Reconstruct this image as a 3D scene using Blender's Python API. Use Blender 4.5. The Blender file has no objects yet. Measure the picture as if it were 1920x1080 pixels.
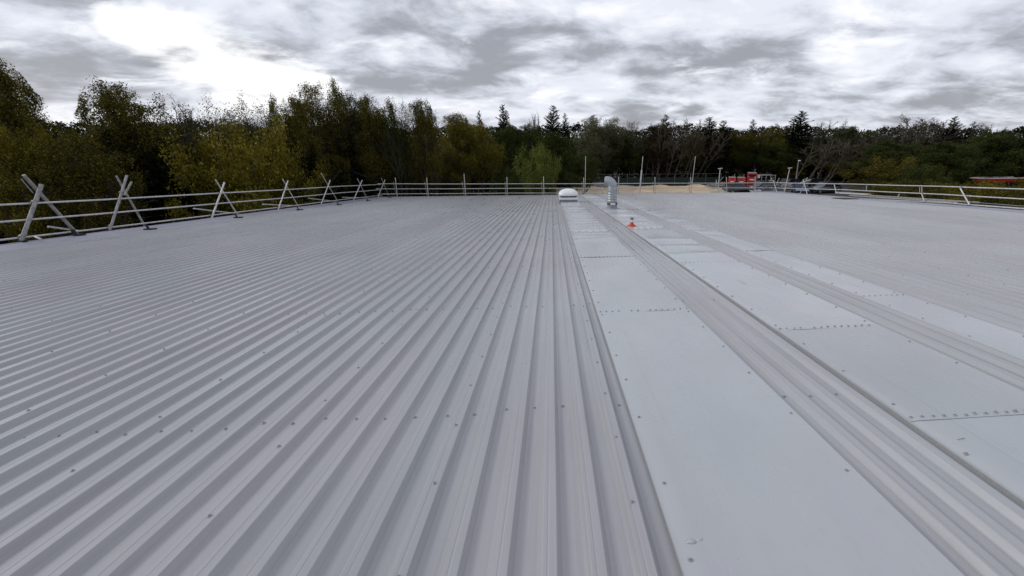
import bpy, bmesh, math, random
import numpy as np
from mathutils import Vector, Matrix
PI = math.pi
R_ = math.radians
scene = bpy.context.scene
COL = scene.collection

# ------------------------------------------------------------------ camera, sky, sun, exposure
CAMZ = 7.4
PITCH = R_(19.165)
YAW = R_(5.481)
FPX, CX, CY = 820.0, 1115.0, 540.0          # focal length and optical centre in 1920 px units
cam_d = bpy.data.cameras.new('camera')
cam = bpy.data.objects.new('camera', cam_d)
COL.objects.link(cam)
cam.location = (0, 0, CAMZ)
cam.rotation_euler = (PI/2 - PITCH, 0, -YAW)
cam_d.sensor_width = 36.0
cam_d.lens = FPX/1920*36.0
cam_d.shift_x = -(CX-960)/1920
cam_d.clip_start = 0.05
cam_d.clip_end = 6000
scene.camera = cam

SUN_EL, SUN_AZ = R_(30), R_(-78)            # azimuth measured from +Y towards +X
world = bpy.data.worlds.new('World')
scene.world = world
world.use_nodes = True
wt = world.node_tree
wt.nodes.clear()
def wn(t, **k):
    n = wt.nodes.new(t)
    for a, b in k.items():
        setattr(n, a, b)
    return n
def wl(a, b): wt.links.new(a, b)
def wmath(op, a, b=None, c=None, clamp=False):
    n = wn('ShaderNodeMath', operation=op, use_clamp=clamp)
    for i, v in enumerate((a, b, c)):
        if v is None: continue
        if isinstance(v, (int, float)): n.inputs[i].default_value = v
        else: wl(v, n.inputs[i])
    return n.outputs[0]
def wsmooth(v, a, b, lo=0.0, hi=1.0):
    n = wn('ShaderNodeMapRange', interpolation_type='SMOOTHSTEP')
    wl(v, n.inputs['Value'])
    n.inputs['From Min'].default_value = a; n.inputs['From Max'].default_value = b
    n.inputs['To Min'].default_value = lo; n.inputs['To Max'].default_value = hi
    return n.outputs[0]
out = wn('ShaderNodeOutputWorld')
bg = wn('ShaderNodeBackground')
sky = wn('ShaderNodeTexSky')
sky.sky_type = 'NISHITA'
sky.sun_disc = False
sky.sun_elevation = SUN_EL
sky.sun_rotation = SUN_AZ
sky.altitude = 50
tc = wn('ShaderNodeTexCoord')
sep = wn('ShaderNodeSeparateXYZ')
wl(tc.outputs['Generated'], sep.inputs[0])
zz = wmath('ADD', wmath('MAXIMUM', sep.outputs[2], 0.0), 0.26)
px_ = wmath('DIVIDE', sep.outputs[0], zz)
py_ = wmath('DIVIDE', sep.outputs[1], zz)
cmb = wn('ShaderNodeCombineXYZ')
wl(px_, cmb.inputs[0]); wl(py_, cmb.inputs[1])
mp = wn('ShaderNodeMapping')
mp.inputs['Location'].default_value = (3.1, 7.4, 0)
mp.inputs['Rotation'].default_value = (0, 0, 0.25)
mp.inputs['Scale'].default_value = (1.0, 1.15, 1)
wl(cmb.outputs[0], mp.inputs[0])
def wnoise(vec, scale, detail, rough, dist=0.0, off=0.0):
    n = wn('ShaderNodeTexNoise')
    n.inputs['Scale'].default_value = scale
    n.inputs['Detail'].default_value = detail
    n.inputs['Roughness'].default_value = rough
    n.inputs['Distortion'].default_value = dist
    m = wn('ShaderNodeVectorMath', operation='ADD')
    m.inputs[1].default_value = (off, off*0.7, off*0.3)
    wl(vec, m.inputs[0]); wl(m.outputs[0], n.inputs['Vector'])
    return n.outputs['Fac']
def density(vec, det):
    big = wnoise(vec, 0.9, 2, 0.5, 0.3, 0.0)
    mid = wnoise(vec, 2.9, det, 0.57, 0.3, 11.0)
    return wmath('ADD', wmath('MULTIPLY', big, 0.48), wmath('MULTIPLY', mid, 0.52)), mid
dens, mid = density(mp.outputs[0], 7)
shf = wn('ShaderNodeVectorMath', operation='SCALE'); shf.inputs['Scale'].default_value = 1.045
wl(mp.outputs[0], shf.inputs[0])
dens2, _m = density(shf.outputs[0], 4)
relief = wmath('SUBTRACT', dens2, dens)      # towards the horizon minus here: lit crests, shaded bases
dark = wsmooth(wmath('ADD', dens, wmath('MULTIPLY', relief, -0.8)), 0.345, 0.71)
fine = wnoise(mp.outputs[0], 6.0, 6, 0.55, 0.2, 23.0)
# the thin place in the cloud where the sun stands behind it, drawn out as a slanting tear
def sky_dir(px, py):
    th, yw = PITCH, YAW
    F = Vector((math.sin(yw)*math.cos(th), math.cos(yw)*math.cos(th), -math.sin(th)))
    R = Vector((math.cos(yw), -math.sin(yw), 0)); U = R.cross(F)
    return (F*FPX + R*(px-CX) - U*(py-CY)).normalized()
def tear(px, py, a0, a1):
    d = sky_dir(px, py)
    v = wn('ShaderNodeVectorMath', operation='DOT_PRODUCT')
    nv = wn('ShaderNodeVectorMath', operation='NORMALIZE')
    wl(tc.outputs['Generated'], nv.inputs[0]); wl(nv.outputs[0], v.inputs[0])
    v.inputs[1].default_value = d
    return wsmooth(v.outputs['Value'], math.cos(R_(a1)), math.cos(R_(a0)))
t = None
for (x, y, a0, a1) in ((215, 32, 0, 1.9), (255, 50, 0, 2.5), (305, 72, 0, 3.2), (355, 95, 0, 4.0), (410, 118, 0, 4.8), (465, 138, 0, 5.2), (530, 152, 0, 4.6), (585, 165, 0, 3.4)):
    q = tear(x, y, a0, a1)
    t = q if t is None else wmath('MAXIMUM', t, q)
t = wsmooth(wmath('ADD', t, wmath('MULTIPLY', wmath('SUBTRACT', wmath('ADD', mid, wmath('MULTIPLY', fine, 0.35)), 0.675), -4.2)), 0.10, 1.25)
ramp = wn('ShaderNodeValToRGB')
ramp.color_ramp.elements[0].position = 0.0
ramp.color_ramp.elements[0].color = (0.86, 0.89, 0.985, 1)
ramp.color_ramp.elements[1].position = 1.0
ramp.color_ramp.elements[1].color = (0.36, 0.37, 0.415, 1)
e = ramp.color_ramp.elements.new(0.45); e.color = (0.66, 0.69, 0.78, 1)
wl(dark, ramp.inputs[0])
mixt = wn('ShaderNodeMix', data_type='RGBA')
wl(t, mixt.inputs['Factor']); wl(ramp.outputs[0], mixt.inputs['A'])
mixt.inputs['B'].default_value = (1.12, 1.12, 1.13, 1)
skys = wn('ShaderNodeVectorMath', operation='SCALE')
wl(sky.outputs[0], skys.inputs[0]); skys.inputs['Scale'].default_value = 0.10
mixs = wn('ShaderNodeMix', data_type='RGBA')
mixs.inputs['Factor'].default_value = 0.93
wl(skys.outputs[0], mixs.inputs['A']); wl(mixt.outputs['Result'], mixs.inputs['B'])
wl(mixs.outputs['Result'], bg.inputs['Color'])
bg.inputs['Strength'].default_value = 1.0
wl(bg.outputs[0], out.inputs[0])

sun_d = bpy.data.lights.new('sun', 'SUN')
sun = bpy.data.objects.new('sun', sun_d)
COL.objects.link(sun)
sun_d.energy = 1.45
sun_d.angle = R_(14)
sun_d.color = (1.0, 0.985, 0.965)
sd = Vector((math.sin(SUN_AZ)*math.cos(SUN_EL), math.cos(SUN_AZ)*math.cos(SUN_EL), math.sin(SUN_EL)))
sun.rotation_euler = sd.to_track_quat('Z', 'Y').to_euler()

scene.view_settings.view_transform = 'Standard'
scene.view_settings.look = 'None'
scene.view_settings.exposure = 0.0
scene.view_settings.gamma = 1.0
scene.view_settings.use_curve_mapping = False

# ------------------------------------------------------------------ geometry of the place
SL = R_(4.66)                                # the roof falls away from the camera
NV = Vector((0, math.sin(SL), math.cos(SL)))
EX = Vector((1, 0, 0))
EY = Vector((0, math.cos(SL), -math.sin(SL)))
HC = 1.587
FOOT = Vector((0, 0, CAMZ)) - NV*HC
def rp(x, y, z=0.0):
    """roof coordinates (x across, y down the slope, z off the pans) to world"""
    return FOOT + EX*x + EY*y + NV*z
_F = Vector((math.sin(YAW)*math.cos(PITCH), math.cos(YAW)*math.cos(PITCH), -math.sin(PITCH)))
_R = Vector((math.cos(YAW), -math.sin(YAW), 0)); _U = _R.cross(_F)
C0 = Vector((0, 0, CAMZ))
def sight(px, py): return _F*FPX + _R*(px-CX) - _U*(py-CY)
def on_x(px, py, X):                         # where the line of sight meets the plane x = X
    d = sight(px, py); return C0 + d*(X/d.x)
def on_y(px, py, Y):
    d = sight(px, py); return C0 + d*(Y/d.y)
def on_z(px, py, Z=0.0):
    d = sight(px, py); return C0 + d*((Z-CAMZ)/d.z)
def on_roof(px, py, z=0.0):
    d = sight(px, py); t_ = (z-HC)/d.dot(NV); return C0 + d*t_
def zc(P): return (Vector(P)-C0).dot(_F)
XL, XR, YE, YB = -13.4, 18.95, 36.6, -3.4    # roof verges, eave, ridge behind the camera

# ------------------------------------------------------------------ materials
def mat(name, col, rough=0.6, metal=0.0, spec=0.5, var=0.0, vscale=3.0, bump=0.0, bscale=40.0, stretch=None, col2=None, coat=0.0, coords='Object'):
    m = bpy.data.materials.new(name); m.use_nodes = True
    nt = m.node_tree; b = nt.nodes['Principled BSDF']
    b.inputs['Roughness'].default_value = rough
    b.inputs['Metallic'].default_value = metal
    b.inputs['Specular IOR Level'].default_value = spec
    b.inputs['Coat Weight'].default_value = coat
    b.inputs['Base Color'].default_value = (*col, 1)
    tcn = nt.nodes.new('ShaderNodeTexCoord'); mpn = nt.nodes.new('ShaderNodeMapping')
    if stretch: mpn.inputs['Scale'].default_value = stretch
    nt.links.new(tcn.outputs[coords], mpn.inputs[0])
    if var > 0 or col2:
        n = nt.nodes.new('ShaderNodeTexNoise'); n.inputs['Scale'].default_value = vscale
        n.inputs['Detail'].default_value = 6; n.inputs['Roughness'].default_value = 0.6
        nt.links.new(mpn.outputs[0], n.inputs['Vector'])
        r = nt.nodes.new('ShaderNodeValToRGB')
        a = [c*(1-var) for c in col]; c2 = col2 if col2 else [c*(1+var) for c in col]
        r.color_ramp.elements[0].position = 0.32; r.color_ramp.elements[0].color = (*a, 1)
        r.color_ramp.elements[1].position = 0.68; r.color_ramp.elements[1].color = (*c2, 1)
        nt.links.new(n.outputs['Fac'], r.inputs[0]); nt.links.new(r.outputs[0], b.inputs['Base Color'])
    if bump > 0:
        n = nt.nodes.new('ShaderNodeTexNoise'); n.inputs['Scale'].default_value = bscale
        n.inputs['Detail'].default_value = 4
        nt.links.new(mpn.outputs[0], n.inputs['Vector'])
        bp = nt.nodes.new('ShaderNodeBump'); bp.inputs['Strength'].default_value = bump; bp.inputs['Distance'].default_value = 0.01
        nt.links.new(n.outputs['Fac'], bp.inputs['Height']); nt.links.new(bp.outputs[0], b.inputs['Normal'])
    return m

def roof_mat(name, base, rough, grime):
    """factory-fresh grey roof coating: faint long brush streaks down the slope, blotches, dirt specks"""
    m = bpy.data.materials.new(name); m.use_nodes = True
    nt = m.node_tree; b = nt.nodes['Principled BSDF']; L = nt.links.new
    tcn = nt.nodes.new('ShaderNodeNewGeometry')
    def noise(scale, st, det=5, ro=0.6):
        mpn = nt.nodes.new('ShaderNodeMapping'); mpn.inputs['Scale'].default_value = st
        L(tcn.outputs['Position'], mpn.inputs[0])
        n = nt.nodes.new('ShaderNodeTexNoise'); n.inputs['Scale'].default_value = scale
        n.inputs['Detail'].default_value = det; n.inputs['Roughness'].default_value = ro
        L(mpn.outputs[0], n.inputs['Vector']); return n.outputs['Fac']
    def rng(v, a, b_, lo, hi):
        r = nt.nodes.new('ShaderNodeMapRange'); L(v, r.inputs['Value'])
        r.inputs['From Min'].default_value = a; r.inputs['From Max'].default_value = b_
        r.inputs['To Min'].default_value = lo; r.inputs['To Max'].default_value = hi
        return r.outputs[0]
    def mul(a, c):
        n = nt.nodes.new('ShaderNodeMath'); n.operation = 'MULTIPLY'
        L(a, n.inputs[0]); L(c, n.inputs[1]); return n.outputs[0]
    streak = noise(1.0, (45, 0.7, 1.0), 4)
    blotch = noise(0.55, (1, 0.6, 1), 5)
    scuff = noise(7, (1.3, 1, 1), 8, 0.75)
    speck = noise(70, (1, 1, 1), 2)
    oi = nt.nodes.new('ShaderNodeObjectInfo')
    k = mul(rng(streak, 0.3, 0.7, 1-grime, 1+grime), rng(blotch, 0.3, 0.7, 0.92, 1.07))
    k = mul(k, rng(scuff, 0.28, 0.42, 0.94, 1.0))
    k = mul(k, rng(oi.outputs['Random'], 0, 1, 0.945, 1.055))
    drip = noise(1.0, (14, 0.12, 1.0), 3)
    k = mul(k, rng(drip, 0.62, 0.74, 1.0, 0.88))
    k = mul(k, rng(speck, 0.74, 0.79, 1.0, 0.75))
    tint = nt.nodes.new('ShaderNodeMix'); tint.data_type = 'RGBA'
    L(rng(noise(0.9, (1, 0.35, 1), 3), 0.35, 0.65, 0, 1), tint.inputs['Factor'])
    tint.inputs['A'].default_value = (base[0]*1.025, base[1]*0.99, base[2]*1.0, 1)
    tint.inputs['B'].default_value = (base[0]*0.975, base[1]*1.01, base[2]*1.0, 1)
    vm = nt.nodes.new('ShaderNodeVectorMath'); vm.operation = 'SCALE'
    L(tint.outputs['Result'], vm.inputs[0]); L(k, vm.inputs['Scale'])
    L(vm.outputs[0], b.inputs['Base Color'])
    L(rng(noise(2.3, (1, 0.5, 1), 6), 0.3, 0.7, rough-0.05, rough+0.07), b.inputs['Roughness'])
    b.inputs['Specular IOR Level'].default_value = 1.0
    bp = nt.nodes.new('ShaderNodeBump'); bp.inputs['Strength'].default_value = 0.02; bp.inputs['Distance'].default_value = 0.003
    L(noise(130, (1, 0.25, 1), 3), bp.inputs['Height']); L(bp.outputs[0], b.inputs['Normal'])
    return m
M_roof = roof_mat('coated_sheet', (0.318, 0.321, 0.331), 0.30, 0.06)
M_panel = roof_mat('coated_panel', (0.392, 0.408, 0.426), 0.27, 0.015)
M_flash = roof_mat('coated_flashing', (0.245, 0.245, 0.305), 0.36, 0.03)
M_filler = mat('foam_filler', (0.30, 0.305, 0.31), 0.85, bump=0.6, bscale=120)
M_screw = mat('coated_screw', (0.25, 0.255, 0.27), 0.38, var=0.25, vscale=30)
M_screw_body = mat('screw_washer', (0.15, 0.15, 0.165), 0.6)
M_tube = mat('galvanised_tube', (0.50, 0.495, 0.485), 0.5, 0.25, var=0.22, vscale=9, bump=0.15, bscale=60)
M_tube_d = mat('weathered_tube', (0.26, 0.255, 0.25), 0.6, 0.2, var=0.35, vscale=12, bump=0.3, bscale=60)
M_coupler = mat('steel_coupler', (0.20, 0.19, 0.18), 0.6, 0.4, var=0.3, vscale=20)
M_rubber = mat('black_rubber', (0.012, 0.012, 0.013), 0.8)
M_white = mat('white_plastic', (0.74, 0.75, 0.76), 0.38, var=0.04, vscale=6)
M_curb = mat('grey_curb', (0.23, 0.235, 0.27), 0.5, var=0.08)
M_gap = mat('near_black', (0.03, 0.03, 0.035), 0.8)
M_duct = mat('spiral_duct', (0.33, 0.345, 0.365), 0.42, 0.5, var=0.12, vscale=5, bump=0.1, bscale=25)
M_ductdark = mat('duct_collar', (0.16, 0.17, 0.18), 0.5, 0.4)
M_red = mat('red_rubber', (0.52, 0.05, 0.02), 0.45, var=0.12, vscale=12)
M_wall = mat('grey_cladding', (0.25, 0.26, 0.28), 0.6, var=0.08, vscale=1)
M_timber = mat('pale_timber', (0.58, 0.50, 0.38), 0.75, var=0.2, vscale=8, stretch=(1, 12, 12))
M_grey_steel = mat('grey_steel', (0.30, 0.30, 0.31), 0.5, 0.4, var=0.15, vscale=6)
M_asph = mat('asphalt', (0.052, 0.052, 0.056), 0.85, var=0.35, vscale=0.8, bump=0.5, bscale=30)
M_soil = mat('soil_grass', (0.016, 0.018, 0.008), 0.95, var=0.4, vscale=0.25, col2=(0.035, 0.04, 0.012), bump=0.6, bscale=4)
M_bark = mat('bark', (0.045, 0.04, 0.028), 0.9, var=0.35, vscale=5, bump=0.5, bscale=12)
M_barkpale = mat('pale_bark', (0.095, 0.078, 0.052), 0.9, var=0.35, vscale=5)
M_twig = mat('reddish_twig', (0.085, 0.055, 0.040), 0.9, var=0.3, vscale=3)

def leaf_mat(name, a, b_, c):
    m = bpy.data.materials.new(name); m.use_nodes = True
    nt = m.node_tree; b = nt.nodes['Principled BSDF']; L = nt.links.new
    at = nt.nodes.new('ShaderNodeAttribute'); at.attribute_name = 'tone'
    r = nt.nodes.new('ShaderNodeValToRGB')
    r.color_ramp.elements[0].position = 0.1; r.color_ramp.elements[0].color = (*a, 1)
    r.color_ramp.elements[1].position = 0.95; r.color_ramp.elements[1].color = (*c, 1)
    e_ = r.color_ramp.elements.new(0.55); e_.color = (*b_, 1)
    L(at.outputs['Fac'], r.inputs[0])
    L(r.outputs[0], b.inputs['Base Color'])
    b.inputs['Roughness'].default_value = 0.8
    b.inputs['Specular IOR Level'].default_value = 0.08
    tl_ = nt.nodes.new('ShaderNodeBsdfTranslucent'); L(r.outputs[0], tl_.inputs['Color'])
    mx_ = nt.nodes.new('ShaderNodeMixShader'); mx_.inputs[0].default_value = 0.35
    L(b.outputs[0], mx_.inputs[1]); L(tl_.outputs[0], mx_.inputs[2]); L(mx_.outputs[0], nt.nodes['Material Output'].inputs[0])
    return m
LM = {
 'olive':  leaf_mat('leaf_olive', (0.034, 0.030, 0.005), (0.110, 0.094, 0.015), (0.26, 0.22, 0.046)),
 'gold':   leaf_mat('leaf_gold', (0.058, 0.050, 0.005), (0.170, 0.142, 0.016), (0.31, 0.265, 0.045)),
 'grey':   leaf_mat('leaf_greygreen', (0.032, 0.032, 0.014), (0.080, 0.078, 0.034), (0.17, 0.165, 0.08)),
 'pale':   leaf_mat('leaf_pale', (0.06, 0.062, 0.028), (0.15, 0.15, 0.080), (0.30, 0.30, 0.17)),
 'green':  leaf_mat('leaf_green', (0.016, 0.023, 0.006), (0.055, 0.070, 0.015), (0.145, 0.165, 0.042)),
 'lime':   leaf_mat('leaf_lime', (0.060, 0.075, 0.014), (0.15, 0.175, 0.036), (0.27, 0.30, 0.08)),
 'dark':   leaf_mat('leaf_dark', (0.008, 0.011, 0.006), (0.017, 0.022, 0.011), (0.034, 0.042, 0.020)),
 'brown':  leaf_mat('leaf_brown', (0.026, 0.018, 0.009), (0.052, 0.036, 0.018), (0.095, 0.068, 0.038)),
 'shade':  leaf_mat('leaf_shade', (0.008, 0.009, 0.004), (0.016, 0.017, 0.006), (0.036, 0.038, 0.012)),  # shade low among the trees, painted into a near-black leaf colour
}

# ------------------------------------------------------------------ object helpers
def tag(o, label=None, cat=None, group=None, kind=None):
    if label: o['label'] = label
    if cat: o['category'] = cat
    if group: o['group'] = group
    if kind: o['kind'] = kind
    return o
def empty(name, loc, rot=(0, 0, 0)):
    o = bpy.data.objects.new(name, None); COL.objects.link(o)
    o.location = loc; o.rotation_euler = rot; o.empty_display_size = 0.2
    return o
def link(name, me, parent=None, loc=None):
    o = bpy.data.objects.new(name, me); COL.objects.link(o)
    if parent is not None:
        o.parent = parent
    if loc is not None: o.location = loc
    return o
class MB:
    """collects vertices and faces, then becomes one mesh"""
    def __init__(s): s.v = []; s.f = []; s.sm = []
    def add(s, vs, fs, smooth=False):
        n = len(s.v); s.v += [tuple(v) for v in vs]
        s.f += [tuple(i+n for i in f) for f in fs]; s.sm += [smooth]*len(fs)
    def box(s, c, d, rot=None, bevel=0.0):
        bm = bmesh.new(); bmesh.ops.create_cube(bm, size=1.0)
        for v in bm.verts: v.co = Vector((v.co.x*d[0], v.co.y*d[1], v.co.z*d[2]))
        if bevel > 0: bmesh.ops.bevel(bm, geom=bm.edges[:], offset=bevel, segments=2, affect='EDGES')
        if rot is not None: bm.transform(rot.to_4x4())
        bm.verts.index_update()
        s.add([v.co+Vector(c) for v in bm.verts], [[v.index for v in f.verts] for f in bm.faces]); bm.free()
    def tube(s, pts, r, n=8, cap=True, smooth=True):
        pts = [Vector(p) for p in pts]
        rs = r if isinstance(r, (list, tuple)) else [r]*len(pts)
        rings = []
        t0 = (pts[1]-pts[0]).normalized()
        u = t0.orthogonal().normalized()
        for i, p in enumerate(pts):
            if i == 0: t_ = pts[1]-pts[0]
            elif i == len(pts)-1: t_ = pts[-1]-pts[-2]
            else: t_ = (pts[i+1]-pts[i]).normalized()+(pts[i]-pts[i-1]).normalized()
            t_.normalize(); u = (u-t_*u.dot(t_)).normalized(); w = t_.cross(u)
            rings.append([p+(u*math.cos(2*PI*k/n)+w*math.sin(2*PI*k/n))*rs[i] for k in range(n)])
        vs = [v for ring in rings for v in ring]; fs = []
        for i in range(len(pts)-1):
            for k in range(n):
                a = i*n+k; b = i*n+(k+1) % n
                fs.append((a, b, b+n, a+n))
        s.add(vs, fs, smooth)
        if cap:
            s.add(rings[0], [tuple(range(n))[::-1]]); s.add(rings[-1], [tuple(range(n))])
    def lathe(s, prof, c=(0, 0, 0), n=32, smooth=True, rot=None):
        vs = []; fs = []
        for (r, z) in prof:
            for k in range(n):
                vs.append(Vector((r*math.cos(2*PI*k/n), r*math.sin(2*PI*k/n), z)))
        for i in range(len(prof)-1):
            for k in range(n):
                a = i*n+k; b = i*n+(k+1) % n
                fs.append((a, b, b+n, a+n))
        if rot is not None: vs = [rot@v for v in vs]
        s.add([v+Vector(c) for v in vs], fs, smooth)
    def prism(s, poly, axis_pts):
        """extrude an outline (list of 3-vectors) between two offsets"""
        a, b = axis_pts; n = len(poly)
        vs = [Vector(p)+Vector(a) for p in poly]+[Vector(p)+Vector(b) for p in poly]
        fs = [tuple(range(n))[::-1], tuple(range(n, 2*n))]+[(i, (i+1) % n, n+(i+1) % n, n+i) for i in range(n)]
        s.add(vs, fs)
    def mesh(s, name, m):
        me = bpy.data.meshes.new(name); me.from_pydata(s.v, [], s.f)
        me.polygons.foreach_set('use_smooth', s.sm)
        me.materials.append(m); me.update(); return me
    def build(s, name, m, parent=None, loc=None):
        me = s.mesh(name, m)
        if parent is not None and loc is None:
            o = link(name, me, parent); o.matrix_parent_inverse = Matrix.Identity(4)
            mw = parent_world(parent).inverted()
            me.transform(mw); return o
        return link(name, me, parent, loc)
def parent_world(o):
    m = Matrix.LocRotScale(o.location, o.rotation_euler, o.scale)
    return parent_world(o.parent) @ m if o.parent else m
def dup(o, parent=None):
    c = o.copy(); COL.objects.link(c)
    if parent is not None: c.parent = parent
    for ch in [q for q in o.children]: dup(ch, c)
    return c

# ------------------------------------------------------------------ ground
g = MB(); S = 2500
g.add([(-S, -S, 0), (S, -S, 0), (S, S, 0), (-S, S, 0)], [(0, 1, 2, 3)])
tag(g.build('ground', M_soil), kind='structure')
g = MB()
g.add([(24.5, 20, 0.004), (70, 20, 0.004), (70, 67, 0.004), (24.5, 67, 0.004)], [(0, 1, 2, 3)])
tag(g.build('car_park', M_asph), kind='structure')
M_sand = mat('sand', (0.50, 0.37, 0.24), 0.95, var=0.2, vscale=0.35, bump=0.7, bscale=5, col2=(0.62, 0.49, 0.34), stretch=(1, 2.5, 1))
g = MB(); nx, ny = 60, 24; vs = []; fs = []
rnd = random.Random(5)
for j in range(ny+1):
    for i in range(nx+1):
        x = 0.5+i*(25.6-0.5)/nx; y = 47+j*(69-47)/ny
        z = 0.03+0.28*max(0, math.sin(x*1.1+y*0.4))*min(1, j/6)*(0.3+0.7*j/ny)+rnd.uniform(-.03, .05)
        if j in (0, ny) or i in (0, nx): z = -0.02
        vs.append((x+rnd.uniform(-.15, .15), y+rnd.uniform(-.2, .2)+(0.8*math.sin(x*0.9) if j == ny else 0), z))
for j in range(ny):
    for i in range(nx):
        a = j*(nx+1)+i; fs.append((a, a+1, a+nx+2, a+nx+1))
g.add(vs, fs, True); tag(g.build('sand_ground', M_sand), kind='structure')

# ------------------------------------------------------------------ the building and its roof
bld = empty('industrial_building', (FOOT.x, FOOT.y, 0))
tag(bld, 'long low industrial building whose grey ribbed metal roof fills the foreground', 'building')
def PB(mb, name, m, kind=None):
    o = mb.build(name, m, bld)
    if kind: o['kind'] = kind
    return o
# walls
ze = rp(0, YE).z; zr_ = rp(0, YB).z; ye_w = rp(0, YE).y; yb_w = rp(0, YB).y
w = MB()
ins = 0.12
yback = yb_w-14.0
zback = zr_-14.0*math.tan(SL)
outl = [(ye_w-ins, -0.3), (ye_w-ins, ze-0.12), (yb_w, zr_-0.10), (yback+ins, zback-0.12), (yback+ins, -0.3)]
w.prism([(0, a, b) for a, b in outl], ((XL+ins, 0, 0), (XR-ins, 0, 0)))
PB(w, 'wall', M_wall)

PITCHW = 0.2
X0 = -0.03                                   # right edge of one crown
CROWN = 0.035
# one pitch, starting on the right edge of a crown
PROF = [(0, CROWN), (0.0025, CROWN-0.0015), (0.0235, 0.004), (0.029, 0.0009), (0.037, 0.0), (0.111, 0.0),
        (0.116, 0.0012), (0.120, 0.005), (0.139, CROWN-0.0015), (0.142, CROWN), (0.158, CROWN), (0.161, CROWN-0.0014), (0.165, CROWN-0.0014), (0.168, CROWN), (0.2, CROWN)]
def sheet_mesh(length, ribs, seed, extra_lift):
    rn = random.Random(seed); ns = max(6, int(length/0.55))
    ph = [rn.uniform(0, 6.28) for _ in range(6)]
    mb = MB()
    prof = []
    for r in range(ribs):
        for k, (x, z) in enumerate(PROF[:-1]): prof.append((x+r*PITCHW, z, r))
    prof.append((ribs*PITCHW, CROWN, ribs-1))
    # flank of the lapping rib turned down
    prof.append((ribs*PITCHW+0.012, CROWN-0.020, ribs-1))
    # start on the crown of the previous rib (under the lap)
    prof = [(-0.055, CROWN-0.0015, 0), (-0.001, CROWN-0.0015, 0)]+[(p[0], p[1]-(0.0015 if p[0] == 0 else 0), p[2]) for p in prof]
    for a in range(len(prof)-1):
        (xa, za, ra), (xb, zb, rb) = prof[a], prof[a+1]
        vs = []; fs = []
        for j in range(ns+1):
            y = j*length/ns
            def dz(x, z):
                f = 1.0 if z < 0.01 else 0.35
                return f*(0.0012*math.sin(y*1.9+ph[0]+x*4)+0.0009*math.sin(y*4.3+ph[1]+x*9)+0.0005*math.sin(y*8.7+ph[2]-x*13))
            wob = 0.0012*math.sin(y*0.8+ph[3])+0.0006*math.sin(y*2.7+ph[4])
            vs += [(xa+wob, y, za+dz(xa, za)), (xb+wob, y, zb+dz(xb, zb))]
        for j in range(ns):
            fs.append((2*j, 2*j+1, 2*j+3, 2*j+2))
        mb.add(vs, fs, True)
    me = mb.mesh('roof_sheet', M_roof); return me
rot_roof = Matrix(((EX.x, EY.x, NV.x), (EX.y, EY.y, NV.y), (EX.z, EY.z, NV.z)))
eul_roof = rot_roof.to_euler()
inv_b = parent_world(bld).inverted()
def on_slope(name, me, x, y, z, parent=None, extra=None):
    o = link(name, me, parent or bld)
    p = rp(x, y, z)
    o.location = (inv_b @ p) if parent is None else p
    o.rotation_euler = eul_roof if extra is None else (rot_roof @ extra).to_euler()
    return o
SEGS = [(YB+0.02, 9.25), (9.10, 22.75), (22.60, YE)]
LAP0 = X0-0.6                                # a lap crown's right edge: ... -2.63 -1.63 -0.63 0.37 ...
sheets_cache = {}
xs = []
x = LAP0
while x-1.0 > XL-0.2: x -= 1.0
while x < XR-0.9: xs.append(x); x += 1.0
rn = random.Random(2)
for x in xs:
    for si, (ya, yb) in enumerate(SEGS):
        key = (si, rn.randrange(3))
        if key not in sheets_cache: sheets_cache[key] = sheet_mesh(yb-ya, 5, hash(key) % 999, 0)
        on_slope('roof_sheet', sheets_cache[key], x, ya, 0.0018*(2-si), extra=Matrix.Rotation(R_(rn.uniform(-.12, .12)), 3, 'Y'))
xlast = xs[-1]+1.0
nrest = int((XR-0.55-xlast)/PITCHW)
if nrest > 0:
    for si, (ya, yb) in enumerate(SEGS):
        on_slope('roof_sheet', sheet_mesh(yb-ya, nrest, 77+si, 0), xlast, ya, 0.0018*(2-si))
xr_end = xlast+nrest*PITCHW
# slope behind the ridge
back = MB()
SLB = Vector((0, -math.cos(SL), -math.sin(SL))); NB = Vector((0, -math.sin(SL), math.cos(SL)))
ridge = rp(0, YB)
prof = []; xx = xs[0]
while xx < xr_end-0.01:
    prof += [(xx+a, b) for a, b in ((0, CROWN), (0.019, 0), (0.121, 0), (0.140, CROWN))]; xx += PITCHW
vs = []; fs = []
for (a, b) in prof:
    vs += [Vector((a, ridge.y, ridge.z))+NB*b, Vector((a, ridge.y, ridge.z))+NB*b+SLB*14.05]
for i in range(len(prof)-1): fs.append((2*i, 2*i+1, 2*i+3, 2*i+2))
back.add(vs, fs); PB(back, 'rear_slope', M_roof)
rc = MB()
rc.add([rp(XL, YB+0.22, .045), rp(XR, YB+0.22, .045), Vector((XR, ridge.y, ridge.z+.062)), Vector((XL, ridge.y, ridge.z+.062)),
        Vector((XR, ridge.y-.22, ridge.z+.03)), Vector((XL, ridge.y-.22, ridge.z+.03))], [(0, 1, 2, 3), (3, 2, 4, 5)])
PB(rc, 'ridge_cap', M_flash)

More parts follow.
